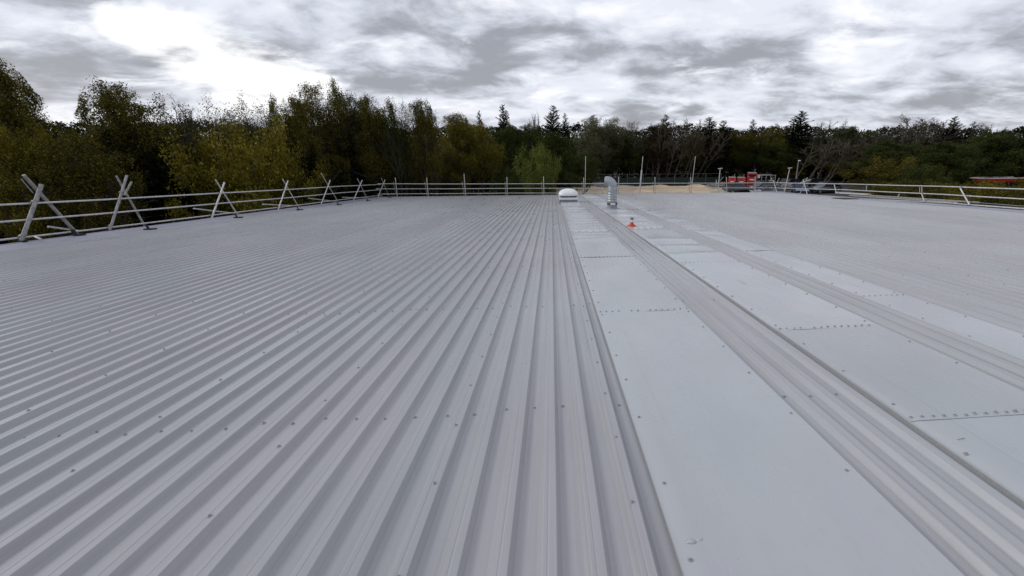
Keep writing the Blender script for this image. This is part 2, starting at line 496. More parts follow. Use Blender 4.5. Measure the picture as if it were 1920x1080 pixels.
# verge flashings: broad folded strip on the left, narrow upstand on the right
def flashing(prof, y0, y1, name, seed, amp=0.004):
    mb = MB(); rn = random.Random(seed); ph = [rn.uniform(0, 6) for _ in range(4)]
    ns = int((y1-y0)/0.4)
    for a in range(len(prof)-1):
        vs = []; fs = []
        for j in range(ns+1):
            y = y0+(y1-y0)*j/ns
            for (xx, zz_) in (prof[a], prof[a+1]):
                d = amp*(math.sin(y*1.3+ph[0])*0.6+math.sin(y*3.1+ph[1]+xx*3)*0.4)
                vs.append(rp(xx, y, zz_+d))
        for j in range(ns): fs.append((2*j, 2*j+1, 2*j+3, 2*j+2))
        mb.add(vs, fs, True)
    return PB(mb, name, M_flash)
xl_in = xs[0]+0.02
flashing([(XL-0.03, -0.22), (XL-0.03, 0.055), (XL+0.05, 0.058), (XL+0.06, 0.040), (XL+0.55, 0.036), (XL+0.56, 0.046), (XL+1.10, 0.040), (XL+1.115, 0.033)], YB, YE+.03, 'verge_flashing', 3)
flashing([(xr_end-0.09, 0.034), (xr_end-0.08, 0.041), (XR-0.06, 0.044), (XR-0.05, 0.062), (XR+0.03, 0.062), (XR+0.03, -0.22)], YB, YE+.03, 'verge_flashing', 4)
# eave: gutter and dark filler behind the sheet ends
gt = MB()
A0, A1 = rp(XL, YE), rp(XR, YE)
sec = [(-0.02, -0.04), (-0.02, -0.19), (0.15, -0.19), (0.15, -0.055), (0.162, -0.055), (0.162, -0.205), (-0.035, -0.205), (-0.035, -0.04)]
gt.prism([(0, p[0]+A0.y, p[1]+A0.z) for p in sec], ((A0.x, 0, 0), (A1.x, 0, 0))); PB(gt, 'gutter', M_grey_steel)
fl = MB()
fl.prism([(0, A0.y-0.10, A0.z-0.12), (0, A0.y-0.10, A0.z+0.030), (0, A0.y-0.06, A0.z+0.026), (0, A0.y-0.06, A0.z-0.12)], ((A0.x+.1, 0, 0), (A1.x-.1, 0, 0)))
PB(fl, 'eave_filler', M_filler)

# flat overlay panels in three runs up and down the slope
TOP = 0.043
RUNS = [  # x0, x1, y end, joints (roof y)
 (0.478, 1.570, 36.2, [4.85, 8.36, 11.88, 15.4, 18.9, 22.4, 25.9, 29.4, 32.9]),
 (2.240, 3.350, 36.2, [2.36, 4.06, 7.56, 10.97, 14.47, 17.97, 21.5, 25.0, 28.5, 32.0]),
 (3.920, 4.520, 36.2, [1.6, 5.1, 8.61, 12.1, 15.6, 19.1, 22.6, 26.1, 29.6, 33.1]),
]
SCREWS = []                                  # (x, y, z, size)
def panel(x0, x1, y0, y1, lift, seed, ripples):
    rn = random.Random(seed); mb = MB()
    nxp, nyp = 14, max(8, int((y1-y0)/0.11))
    w_ = x1-x0; ph = [rn.uniform(0, 6.28) for _ in range(5)]
    def zf(u, y):
        x_ = x0+u*w_
        e_ = math.sin(PI*u)
        z = 0.0035*e_*math.sin(y*1.15+ph[0]+u)+0.0022*e_*math.sin(y*2.4+ph[1]-2*u)+0.0014*math.sin(u*7+y*0.7+ph[2])*e_
        for (yr, amp, wd, sl_) in ripples:
            dy = (y-yr-sl_*(u-0.5))/wd
            z += amp*math.exp(-dy*dy)*(0.35+0.65*e_)
        if u < 0.028: z -= 0.002
        return TOP+lift+z
    us = [0, 0.027, 0.034]+[0.034+(1-0.068)*k/nxp for k in range(1, nxp)]+[0.966, 0.973, 1]
    vs = []; fs = []; n = len(us)
    for j in range(nyp+1):
        y = y0+(y1-y0)*j/nyp
        for u in us: vs.append(rp(x0+u*w_, y, zf(u, y)))
    for j in range(nyp):
        for i in range(n-1):
            a = j*n+i; fs.append((a, a+1, a+n+1, a+n))
    mb.add(vs, fs, True)
    for (xx, s_) in ((x0, -1), (x1, 1)):      # turned-down edges
        u = 0 if s_ < 0 else 1
        vs = []; fs = []
        for j in range(nyp+1):
            y = y0+(y1-y0)*j/nyp; vs += [rp(xx, y, zf(u, y)), rp(xx+0.002*s_, y, TOP+lift-0.014)]
        for j in range(nyp): fs.append((2*j, 2*j+1, 2*j+3, 2*j+2))
        mb.add(vs, fs, True)
    # lower end lips down
    vs = []; fs = []
    for i, u in enumerate(us): vs += [rp(x0+u*w_, y1, zf(u, y1)), rp(x0+u*w_, y1+.0015, TOP-0.004)]
    for i in range(n-1): fs.append((2*i, 2*i+1, 2*i+3, 2*i+2))
    mb.add(vs, fs, False)
    return PB(mb, 'overlay_panel', M_panel)
for ri, (x0, x1, yend, joints) in enumerate(RUNS):
    js = [YB+0.3]+joints+[yend]
    for k in range(len(js)-1):
        ya, yb = js[k], js[k+1]
        rn = random.Random(ri*50+k); rip = []
        if yb > 9:
            for q in range(3 if yb < 13 else 4):
                yr = rn.uniform(ya+0.3, yb-0.2)
                rip.append((yr, rn.choice((-1, 1))*rn.uniform(0.014, 0.026), rn.uniform(0.12, 0.25), rn.uniform(-0.25, 0.25)))
            rip.append((yb-0.55, 0.024, 0.15, rn.uniform(-.15, .15)))
        else:
            rip.append((rn.uniform(ya, yb), 0.004, 0.35, 0.3))
        if x1-x0 < 0.8: rip = [(a, b*0.5, c, d) for a, b, c, d in rip]
        panel(x0, x1, ya-0.07, yb, 0.0025*((len(js)-k) % 2)+0.0012*(len(js)-k)/len(js), ri*31+k, rip)
        if k > 0:
            nsc = int(round((x1-x0-0.06)/0.074))
            for i in range(nsc+1):
                if rn.random() < 0.05: continue
                SCREWS.append((x0+0.035+(x1-x0-0.07)*i/nsc+rn.uniform(-.004, .004), ya-0.035+rn.uniform(-.007, .007), TOP+0.004, 1.0))
    # dark foam strips that close the panel edges
    fb = MB()
    for (xx, s_) in ((x0, -1), (x1, 1)):
        fb.add([rp(xx-0.006*s_, YB+.3, 0.0), rp(xx-0.006*s_, yend, 0.0), rp(xx-0.006*s_, yend, TOP-0.004), rp(xx-0.006*s_, YB+.3, TOP-0.004)], [(0, 1, 2, 3)])
        fb.add([rp(xx-0.020*s_, YB+.3, 0.0), rp(xx-0.020*s_, yend, 0.0), rp(xx-0.020*s_, yend, TOP-0.004), rp(xx-0.020*s_, YB+.3, TOP-0.004)], [(0, 1, 2, 3)])
    PB(fb, 'edge_filler', M_filler)
    y = 0.28
    rn = random.Random(ri+400)
    while y < yend-0.3:
        for (xx, s_) in ((x0, 1), (x1, -1)):
            if rn.random() < 0.93:
                SCREWS.append((xx+s_*(0.045+rn.uniform(-.006, .008)), y+rn.uniform(-.05, .05), TOP+0.003, 1.0))
        y += 0.55
# fasteners of the ribbed sheets: rows over the purlins, stitching along the laps
def under_panel(x): return any(a-0.03 < x < b+0.03 for a, b, _, _ in RUNS)
rn = random.Random(9)
y = 0.27
while y < YE-0.2:
    xx = X0-0.2*70
    while xx < XR:
        sx = xx+0.062+rn.uniform(-.008, .012)
        if XL+1.2 < sx < xr_end-.1 and not under_panel(sx) and rn.random() < 0.93:
            SCREWS.append((sx, y+rn.uniform(-.035, .035)+0.0*sx, 0.004, 1.0))
        xx += PITCHW
    y += 2.5
for lx in xs:
    if under_panel(lx-0.03) or lx < XL+1.2: continue
    y = rn.uniform(0, .5)
    while y < YE-0.3:
        if rn.random() < 0.95: SCREWS.append((lx-0.030+rn.uniform(-.004, .004), y, CROWN+0.0035, 0.92))
        y += 0.55
# one screw: conical washer and hexagonal head
sm = MB(); sm.lathe([(0.0, 0.0045), (0.0072, 0.0045), (0.0108, 0.0022), (0.0128, -0.001)], n=12)
hexm = MB(); hexm.lathe([(0.0058, 0.003), (0.0058, 0.0085), (0.0045, 0.0098), (0.0, 0.0100)], n=6, smooth=False)
smv = MB(); smv.add(sm.v, sm.f, True); smv.add(hexm.v, hexm.f, False)
screw_me = smv.mesh('screw', M_screw)
def seen(x, y):
    P = rp(x, y); d = P-C0; z = d.dot(_F)
    if z < 0.2: return -1
    u = CX+FPX*d.dot(_R)/z; v = CY-FPX*d.dot(_U)/z
    return FPX/z if (-40 < u < 1960 and v < 1120) else -1
ranked = sorted(SCREWS, key=lambda s: -seen(s[0], s[1]))
near = [s for s in ranked if seen(s[0], s[1]) > 0][:290]
nears = set(near)
rn = random.Random(12)
for (x, y, z, s_) in near:
    o = on_slope('screw', screw_me, x, y, z, extra=Matrix.Rotation(rn.uniform(0, 6), 3, 'Z') @ Matrix.Rotation(rn.uniform(-.12, .12), 3, 'X'))
    k = s_*rn.uniform(0.9, 1.15); o.scale = (k, k, k)
far = MB(); tv = [Vector(v) for v in smv.v]; tf = smv.f
simple = MB(); simple.lathe([(0.0, 0.0095), (0.0065, 0.0085), (0.0075, 0.003), (0.0128, 0.0)], n=6)
for s in SCREWS:
    if s in nears or s[1] < -1: continue
    base = rp(s[0], s[1], s[2])
    far.add([base+rot_roof@(Vector(v)*s[3]) for v in simple.v], simple.f)
o = PB(far, 'screw', M_screw, 'stuff')
# lumps of sealant beside two fasteners
def blob(px, py, s_):
    P = on_roof(px, py, TOP+.004); bm = bmesh.new(); bmesh.ops.create_icosphere(bm, subdivisions=2, radius=1)
    rn_ = random.Random(px); mb = MB()
    for v in bm.verts: v.co *= rn_.uniform(.75, 1.15)
    mb.add([P+rot_roof@Vector((v.co.x*s_, v.co.y*s_*.55, max(v.co.z, -.2)*s_*.4)) for v in bm.verts], [[q.index for q in f.verts] for f in bm.faces], True); bm.free()
    PB(mb, 'sealant_blob', M_panel)
blob(1296, 1016, 0.024); blob(1312, 1012, 0.015); blob(1804, 821, 0.014); blob(1797, 823, 0.009)

# ------------------------------------------------------------------ things standing on the roof
def local_frame(x, y, z=0.0):
    return rp(x, y, z)
# mushroom roof vent
P = rp(0.96, 26.7, TOP)
vt = empty('roof_vent', P); tag(vt, 'white domed mushroom vent on a square grey curb, left of the flue', 'roof vent')
def sq(mb, cx, cy, z0, z1, w0, w1, bev=0.0):
    h0, h1 = w0/2, w1/2
    vs = [(cx-h0, cy-h0, z0), (cx+h0, cy-h0, z0), (cx+h0, cy+h0, z0), (cx-h0, cy+h0, z0), (cx-h1, cy-h1, z1), (cx+h1, cy-h1, z1), (cx+h1, cy+h1, z1), (cx-h1, cy+h1, z1)]
    mb.add(vs, [(3, 2, 1, 0), (4, 5, 6, 7), (0, 1, 5, 4), (1, 2, 6, 5), (2, 3, 7, 6), (3, 0, 4, 7)])
m = MB(); sq(m, P.x, P.y, P.z-0.08, P.z+0.17, 1.04, 1.02); m.build('curb', M_curb, vt)
m = MB(); sq(m, P.x, P.y, P.z+0.17, P.z+0.19, 1.10, 1.13); sq(m, P.x, P.y, P.z+0.19, P.z+0.30, 1.13, 1.10); m.build('flange', M_white, vt)
m = MB(); sq(m, P.x, P.y, P.z+0.30, P.z+0.41, 0.86, 0.86); m.build('louvre', M_gap, vt)
for (sx, sy) in ((-1, -1), (1, -1), (-1, 1), (1, 1), (0, -1)):
    m = MB(); m.box((P.x+sx*.46, P.y+sy*.46, P.z+.355), (.05, .05, .13)); m.build('bracket', M_curb, vt)
m = MB(); n = 40; vs = []; fs = []                    # squarish dome
levels = [(0.60, 0.385), (0.615, 0.40), (0.615, 0.46), (0.59, 0.52), (0.54, 0.585), (0.47, 0.64), (0.38, 0.69), (0.27, 0.725), (0.14, 0.745), (0.0, 0.75)]
for (r, z) in levels:
    sup = 3.2 if r > .3 else 2.4; r = r*.95
    for k in range(n):
        a = 2*PI*k/n; c, s_ = math.cos(a), math.sin(a)
        f = (abs(c)**sup+abs(s_)**sup)**(-1/sup)
        vs.append((P.x+r*f*c, P.y+r*f*s_, P.z+z))
for i in range(len(levels)-1):
    for k in range(n):
        a = i*n+k; b = i*n+(k+1) % n; fs.append((a, b, b+n, a+n))
m.add(vs, fs, True); m.build('dome', M_white, vt)

# spiral duct flue with a bend
P = rp(2.76, 20.45, 0.03)
fp = empty('flue_pipe', P); tag(fp, 'tall galvanised spiral duct flue with its bent open top turned to the left', 'flue pipe')
r = 0.212
m = MB(); m.lathe([(0.44, -0.03), (0.43, 0.012), (0.25, 0.03), (0.232, 0.10), (0.228, 0.22)], P, 32); m.build('base_flashing', M_curb, fp)
m = MB(); m.lathe([(0.236, 0.22), (0.24, 0.235), (0.24, 0.285), (0.222, 0.30)], P, 32); m.build('collar', M_gap, fp)
m = MB(); m.box(P+Vector((0, -0.232, 0.265)), (0.23, 0.03, 0.085), bevel=0.01); m.build('sealant_patch', M_white, fp)
m = MB(); prof = []; z = 0.28
while z < 0.80:
    prof += [(r, z), (r, z+.094), (r+.002, z+.098), (r+.002, z+.106), (r, z+.11)]; z += 0.11
m.lathe(prof, P, 32); m.build('pipe', M_duct, fp)
m = MB(); m.lathe([(r+.002, 0.80), (r+.010, 0.81), (r+.005, 0.83), (r+.005, 1.03), (r, 1.04)], P, 32); m.build('joint_sleeve', M_duct, fp)
m = MB(); path = []; bend = Vector((-0.80, 0.35, 0)).normalized()
R0 = 0.235; base = P+Vector((0, 0, 1.03)); rr = []
for k in range(8):
    a = R_(100)*k/7
    path.append(base+bend*(R0*(1-math.cos(a)))+Vector((0, 0, R0*math.sin(a)))); rr.append(r+(0.004 if k % 2 else -0.002))
d_ = (path[-1]-path[-2]).normalized(); path.append(path[-1]+d_*0.05); rr.append(r)
m.tube(path, rr, 28, cap=False)
inner = [p.copy() for p in path[3:]]
m.tube(inner[::-1], [q-.01 for q in rr[3:]][::-1], 28, cap=False)
m.build('elbow', M_duct, fp)
m = MB(); m.tube([path[4], path[4]+(path[5]-path[4])*0.1], r-.012, 28); m.build('throat_shade', M_gap, fp)  # near-black plug stands in for the shade inside the open elbow

# small pipe with red boot
P = rp(2.40, 13.3, TOP)
vp = empty('vent_pipe', P); tag(vp, 'small white pipe with a grey cap rising from a flared bright red cone-shaped boot', 'vent pipe')
m = MB(); m.box(P+Vector((0, 0, .006)), (0.30, 0.24, .014), bevel=.004); m.build('flange', M_red, vp)
m = MB(); m.lathe([(0.125, 0.008), (0.115, 0.03), (0.085, 0.062), (0.078, 0.070), (0.060, 0.098), (0.058, 0.105), (0.046, 0.128), (0.044, 0.135)], P, 24); m.build('boot', M_red, vp)
m = MB(); m.lathe([(0.040, 0.10), (0.040, 0.215)], P, 20); m.build('pipe', M_white, vp)
m = MB(); m.lathe([(0.0, 0.275), (0.040, 0.272), (0.054, 0.255), (0.054, 0.215), (0.040, 0.212)], P, 20); m.build('cap', M_ductdark, vp)

# ------------------------------------------------------------------ scaffold guard rails
def rod(parent, name, a, b, r=0.0245, m=M_tube, ends=True):
    mb = MB(); a = Vector(a); b = Vector(b)
    mid_ = (a+b)/2+Vector((0, 0, -0.0015*(b-a).length))
    mb.tube([a, mid_, b], r, 10); return mb.build(name, m, parent)
def coupler(parent, p, s_=1.0):
    mb = MB(); mb.box(p, (0.085*s_, 0.075*s_, 0.075*s_), rot=Matrix.Rotation(0.5, 3, 'X'), bevel=0.014*s_)
    mb.box(Vector(p)+Vector((0.03, 0.03, 0.03))*s_, (0.03*s_, 0.09*s_, 0.03*s_)); return mb.build('coupler', M_coupler, parent)
# left side, on the verge
XG = XL-0.12
gl = empty('guard_rail', (XG, 20, rp(0, 20).z))
tag(gl, 'long left-hand scaffold guard rail of three tubes carried on crossed poles', 'guard rail')
def rail_pts(x, z, y0, y1): return rp(x, y0, z), rp(x, y1, z)
for z in (0.985, 0.578, 0.150):
    segs = [(-3, 9.8), (9.5, 19.7), (19.4, 30.5), (30.1, YE+0.6)]
    for k, (ya, yb) in enumerate(segs):
        off = 0.012 if k % 2 else -0.012
        rod(gl, 'rail', rp(XG+off, ya, z+off*.8), rp(XG-off, yb, z-off*.8), 0.025)
frames = [
 [((40, 452), (78, 346)), ((44, 328), (146, 440)), ((90, 425), (147, 433)), 0.044, []],
 [((206, 432), (238, 329)), ((218, 330), (274, 428)), None, 0.033, [((247, 341), (233, 366))]],
 [((397, 409), (421, 342)), ((404, 337), (445, 402)), ((363, 391), (447, 401)), 0.030, []],
 [((521, 395), (540, 339)), ((530, 336), (562, 392)), ((492, 383), (560, 386)), 0.028, []],
 [((601, 386), (619, 338)), ((602, 325), (636, 382)), ((579, 372), (633, 378)), 0.027, []],
 [((662, 377), (679, 338)), ((670, 335), (689, 374)), ((642, 370), (690, 371)), 0.027, []],
 [((708, 371), (722, 337)), ((715, 334), (730, 370)), ((708, 364), (740, 365)), 0.027, []],
]
pads = [(146, 441), (282, 430), (447, 408), (562, 393.5), (636, 384), (691, 376.5), (731, 370.5)]
for k, (A, B, C_, r, ex) in enumerate(frames):
    xa = XG+0.05+r; xb = XG-0.05-r
    a0, a1 = on_x(*A[0], xa), on_x(*A[1], xa); b0, b1 = on_x(*B[0], xb), on_x(*B[1], xb)
    rod(gl, 'crossed_pole', a0, a1, r, M_tube_d if k < 2 else M_tube)
    rod(gl, 'crossed_pole', b0, b1, r*0.9, M_tube_d if k < 2 else M_tube)
    if C_: rod(gl, 'brace', on_x(*C_[0], xb-.08), on_x(*C_[1], xb-.06), 0.026)
    for (p, q) in ex: rod(gl, 'stub_pole', on_x(*p, xa+.06), on_x(*q, xa+.02), r*.8, M_tube_d)
    if k == 0:
        rod(gl, 'tie', on_x(40, 336, xb+.06), on_x(62, 362, xb+.06), 0.012, M_tube_d)
        rod(gl, 'stub_pole', on_x(66, 444, XL+.1), on_x(77, 448.5, XL+.3), 0.024)
    for z in (0.985, 0.15):
        t_ = (a0+(a1-a0)*(0.68 if z > .5 else 0.08)); coupler(gl, t_+Vector((-.03, 0, 0)), 0.9 if k else 1.2)
    mb = MB(); pp = on_roof(*pads[k], 0.05)
    mb.box(pp+Vector((0, 0, 0.015)), (0.26, 0.20, 0.035), rot=rot_roof, bevel=.008); mb.build('rubber_foot', M_rubber, gl)
    mb = MB(); mb.tube([pp+Vector((-.05, 0, 0.03)), pp+Vector((-.09, 0, 0.16))], 0.03 if k else .045, 8); mb.build('foot_socket', M_rubber, gl)
    mb = MB(); mb.box(a0+Vector((.02, 0, -.02)), (0.13, 0.13, 0.07), rot=rot_roof, bevel=.01); mb.build('rubber_foot', M_rubber, gl)

# far side, beyond the eave
YG = rp(0, YE).y+0.30
gf = empty('guard_rail', (3, YG, rp(0, YE).z))
tag(gf, 'far scaffold guard rail of three level tubes on upright poles along the eave', 'guard rail')
for (pts) in ([(711, 344.6), (985, 344.6), (1240, 343.6), (1452, 342.6)], [(708, 354.2), (965, 353.2), (1250, 352), (1452, 352.2)], [(716, 363.6), (960, 362), (1238, 361.2), (1452, 362.5)]):
    for k in range(3):
        off = 0.02*(k % 2)
        a = on_y(pts[k][0]-3, pts[k][1], YG-off); b = on_y(pts[k+1][0]+3, pts[k+1][1], YG-off)
        rod(gf, 'rail', a, b, 0.027)
ups = [((745, 369), (741, 333)), ((803, 369), (800, 333)), ((873, 368.5), (870, 326)), ((951, 368), (950.5, 332)), ((1020, 368), (1019, 331)), ((1095, 366), (1094.5, 333)),
       ((1160, 367), (1160, 332)), ((1229, 366), (1228, 332)), ((1297, 365), (1295, 332)), ((1363, 364), (1362, 332)), ((1416, 364), (1416, 331))]
for k, (p, q) in enumerate(ups):
    rod(gf, 'upright', on_y(*p, YG-.05), on_y(*q, YG-.05), 0.030)
    rod(gf, 'raker', on_y(p[0]-3, 365, YG+.25), on_y(q[0]-3.5, 341, YG+.02), 0.024, M_tube_d)
    for y in (344.2, 353, 362): coupler(gf, on_y(p[0]+(q[0]-p[0])*(368-y)/36, y, YG-.04), 0.85)
mb = MB(); mb.box((3, YG+.02, rp(0, YE).z-0.30), (33, 0.9, .04)); mb.build('walk_board', M_timber, gf)
# right side
XG2 = XR+0.15
gr = empty('guard_rail', (XG2, 20, rp(0, 20).z))
tag(gr, 'right-hand scaffold guard rail of pale tubes with leaning posts beside the car park', 'guard rail')
def rx(px, py, dx=0.0): return on_x(px, py, XG2+dx)
def railx(pts, r=0.026, dx=0.0, m=M_tube):
    for k in range(len(pts)-1):
        o_ = 0.015*(k % 2); rod(gr, 'rail', rx(*pts[k], dx+o_), rx(*pts[k+1], dx+o_), r, m)
railx([(1442, 342.3), (1600, 345.2), (1770, 349.6), (1945, 355.4)])
railx([(1442, 352), (1580, 355.6), (1770, 364.6), (1945, 374.6)])
railx([(1442, 364), (1580, 370.5), (1770, 380), (1945, 393.5)], 0.024)
railx([(1620, 366), (1795, 376.8), (1945, 388.5)], 0.018, 0.5, M_tube_d)
for (p, q, r, dx) in [((1447, 366), (1461, 334), .027, .05), ((1450, 338), (1459, 369), .025, -.05), ((1497, 369), (1514, 333), .027, .05), ((1506, 337), (1514, 366), .025, -.05),
                  ((1564, 345), (1568, 362), .024, -.05), ((1728, 363), (1733, 377.5), .026, -.05), ((1800.5, 353), (1818, 384.5), .030, -.06),
                  ((1624.5, 348), (1624.5, 357), .016, .05), ((1728.5, 350), (1728.5, 361), .018, .05), ((1724.5, 351), (1724.5, 361), .012, .05),
                  ((1500, 343), (1520, 337), .022, .06), ((1682, 372), (1686, 364), .035, .3), ((1624, 374), (1627, 378), .022, -.05)]:
    rod(gr, 'post', rx(*p, dx), rx(*q, dx), r)
for p in ((1453, 343), (1453, 352), (1508, 344), (1506, 353), (1566, 344.8), (1804, 351), (1730, 363), (1812, 368), (1817, 383)):
    coupler(gr, rx(*p), 0.9)
mb = MB(); mb.box(rp(XR+0.55, 15, -0.32), (0.9, 44, 0.04), rot=rot_roof); mb.build('walk_board', M_tube_d, gr)

# tall poles standing beyond the eave
poles = [((1097, 366), (1098, 293), .024, 0, 'slender tall scaffold pole just left of the flue and right of the domed vent'),
         ((1199, 365), (1205.5, 293), .028, 1, 'tall scaffold pole with a thicker sleeved lower half, right of the flue'),
         ((1295, 366), (1304, 293), .024, 0, 'tall thin bare scaffold pole leaning right in front of the dark conifers'),
         ((1345, 365), (1350.5, 316), .036, 2, 'stout shorter pole with a flat top plate left of the red machines'),
         ((1470, 364), (1481, 315), .036, 2, 'stout pole with a flat top plate right of the red machines by the blue car')]
for k, (p, q, r, kind, lab) in enumerate(poles):
    Y = YG+0.55+0.1*k
    a, b = on_y(*p, Y), on_y(*q, Y); a = a+(a-b).normalized()*0.6
    o = empty('scaffold_pole', a); tag(o, lab, 'pole', 'tall scaffold poles beyond the eave')
    rod(o, 'tube', a, b, r)
    if kind == 1:
        c = on_y(1203.2, 319, Y); rod(o, 'sleeve', a, c, 0.062)
    if kind == 2:
        mb = MB(); mb.box(b, (0.34, 0.2, 0.035), rot=Matrix.Rotation(-.12, 3, 'Y')); mb.build('top_plate', M_tube, o)
Y = YG-.1
a, b = on_y(1129, 369, Y), on_y(1130, 351, Y)
mb = MB(); mb.box((a+b)/2, (0.13, 0.10, (b-a).length), bevel=.01)
tag(mb.build('timber_post', M_timber), 'short pale square timber post at the eave between vent and flue', 'post')

# loose tubes, boards and mat on the right
rn = random.Random(31)
labs = ['topmost grey scaffold tube of the pile along the right verge', 'scaffold tube lying outermost in the pile on the right walkway', 'scaffold tube lying nearest the roof edge in the right pile',
        'longest scaffold tube sticking out towards the viewer from the right pile', 'scaffold tube slewed across the others in the right pile', 'lower scaffold tube in the middle of the right pile', 'shortest scaffold tube at the far end of the right pile']
spec = [(0.42, 0.235, 18.5, 27.5, .05), (0.80, 0.02, 19, 28, .0), (0.26, 0.06, 18.3, 26.8, .0), (0.52, 0.10, 16.0, 26, .06), (0.36, 0.17, 19.5, 27.0, -.25), (0.64, 0.09, 20, 28, .04), (0.48, 0.02, 24.5, 28.5, .0)]
for lab, (dx, dz, ya, yb, sk) in zip(labs, spec):
    mb = MB(); mb.tube([rp(XR+dx, ya, dz-.02), rp(XR+dx+sk*.5, (ya+yb)/2, dz-.02), rp(XR+dx+sk, yb, dz-.02)], 0.045, 10)
    tag(mb.build('scaffold_tube', M_tube_d), lab, 'tube', 'loose scaffold tubes piled on the right walkway')
mb = MB(); mb.box(rp(XR+.45, 27.3, 0.27), (0.24, 3.2, 0.10), rot=rot_roof, bevel=.01)
tag(mb.build('box_beam', M_tube), 'pale rectangular beam lying on the tube pile at the right verge', 'beam')
mb = MB(); mb.box(rp(17.9, 25.8, 0.05), (1.0, 1.2, 0.035), rot=rot_roof, bevel=.006)
mt_ = tag(mb.build('rubber_mat', M_rubber), 'thin black mat lying on the grey roof near the far right edge', 'mat')

# ------------------------------------------------------------------ yard: fence, machines, cars, lamp
M_green = mat('green_mesh', (0.006, 0.022, 0.018), 0.8, var=0.3, vscale=1.5)
fa, fb_ = on_z(1075, 351.5), on_z(1352, 351.5)
fa.y = fb_.y = 70.0
fn = empty('site_fence', (fa.x, 70, 0)); tag(fn, 'low dark green sheeted site fence behind the sand, with thin grey posts', 'fence')
npan = 9; Xa, Xb = fa.x+1, fb_.x+1.5; stp = (Xb-Xa)/npan
for k in range(npan):
    mb = MB(); mb.box((Xa+stp*(k+.5), 70, 0.60), (stp-.08, .05, 1.1)); mb.build('fence_panel', M_green, fn)
for k in range(npan+1):
    mb = MB(); mb.tube([(Xa+stp*k, 69.95, 0), (Xa+stp*k, 69.95, 1.75)], 0.022, 6); mb.build('post', M_tube_d, fn)
mb = MB(); mb.tube([(Xa, 69.9, 1.72), (Xb, 69.9, 1.72)], 0.012, 5); mb.build('top_rail', M_tube_d, fn)

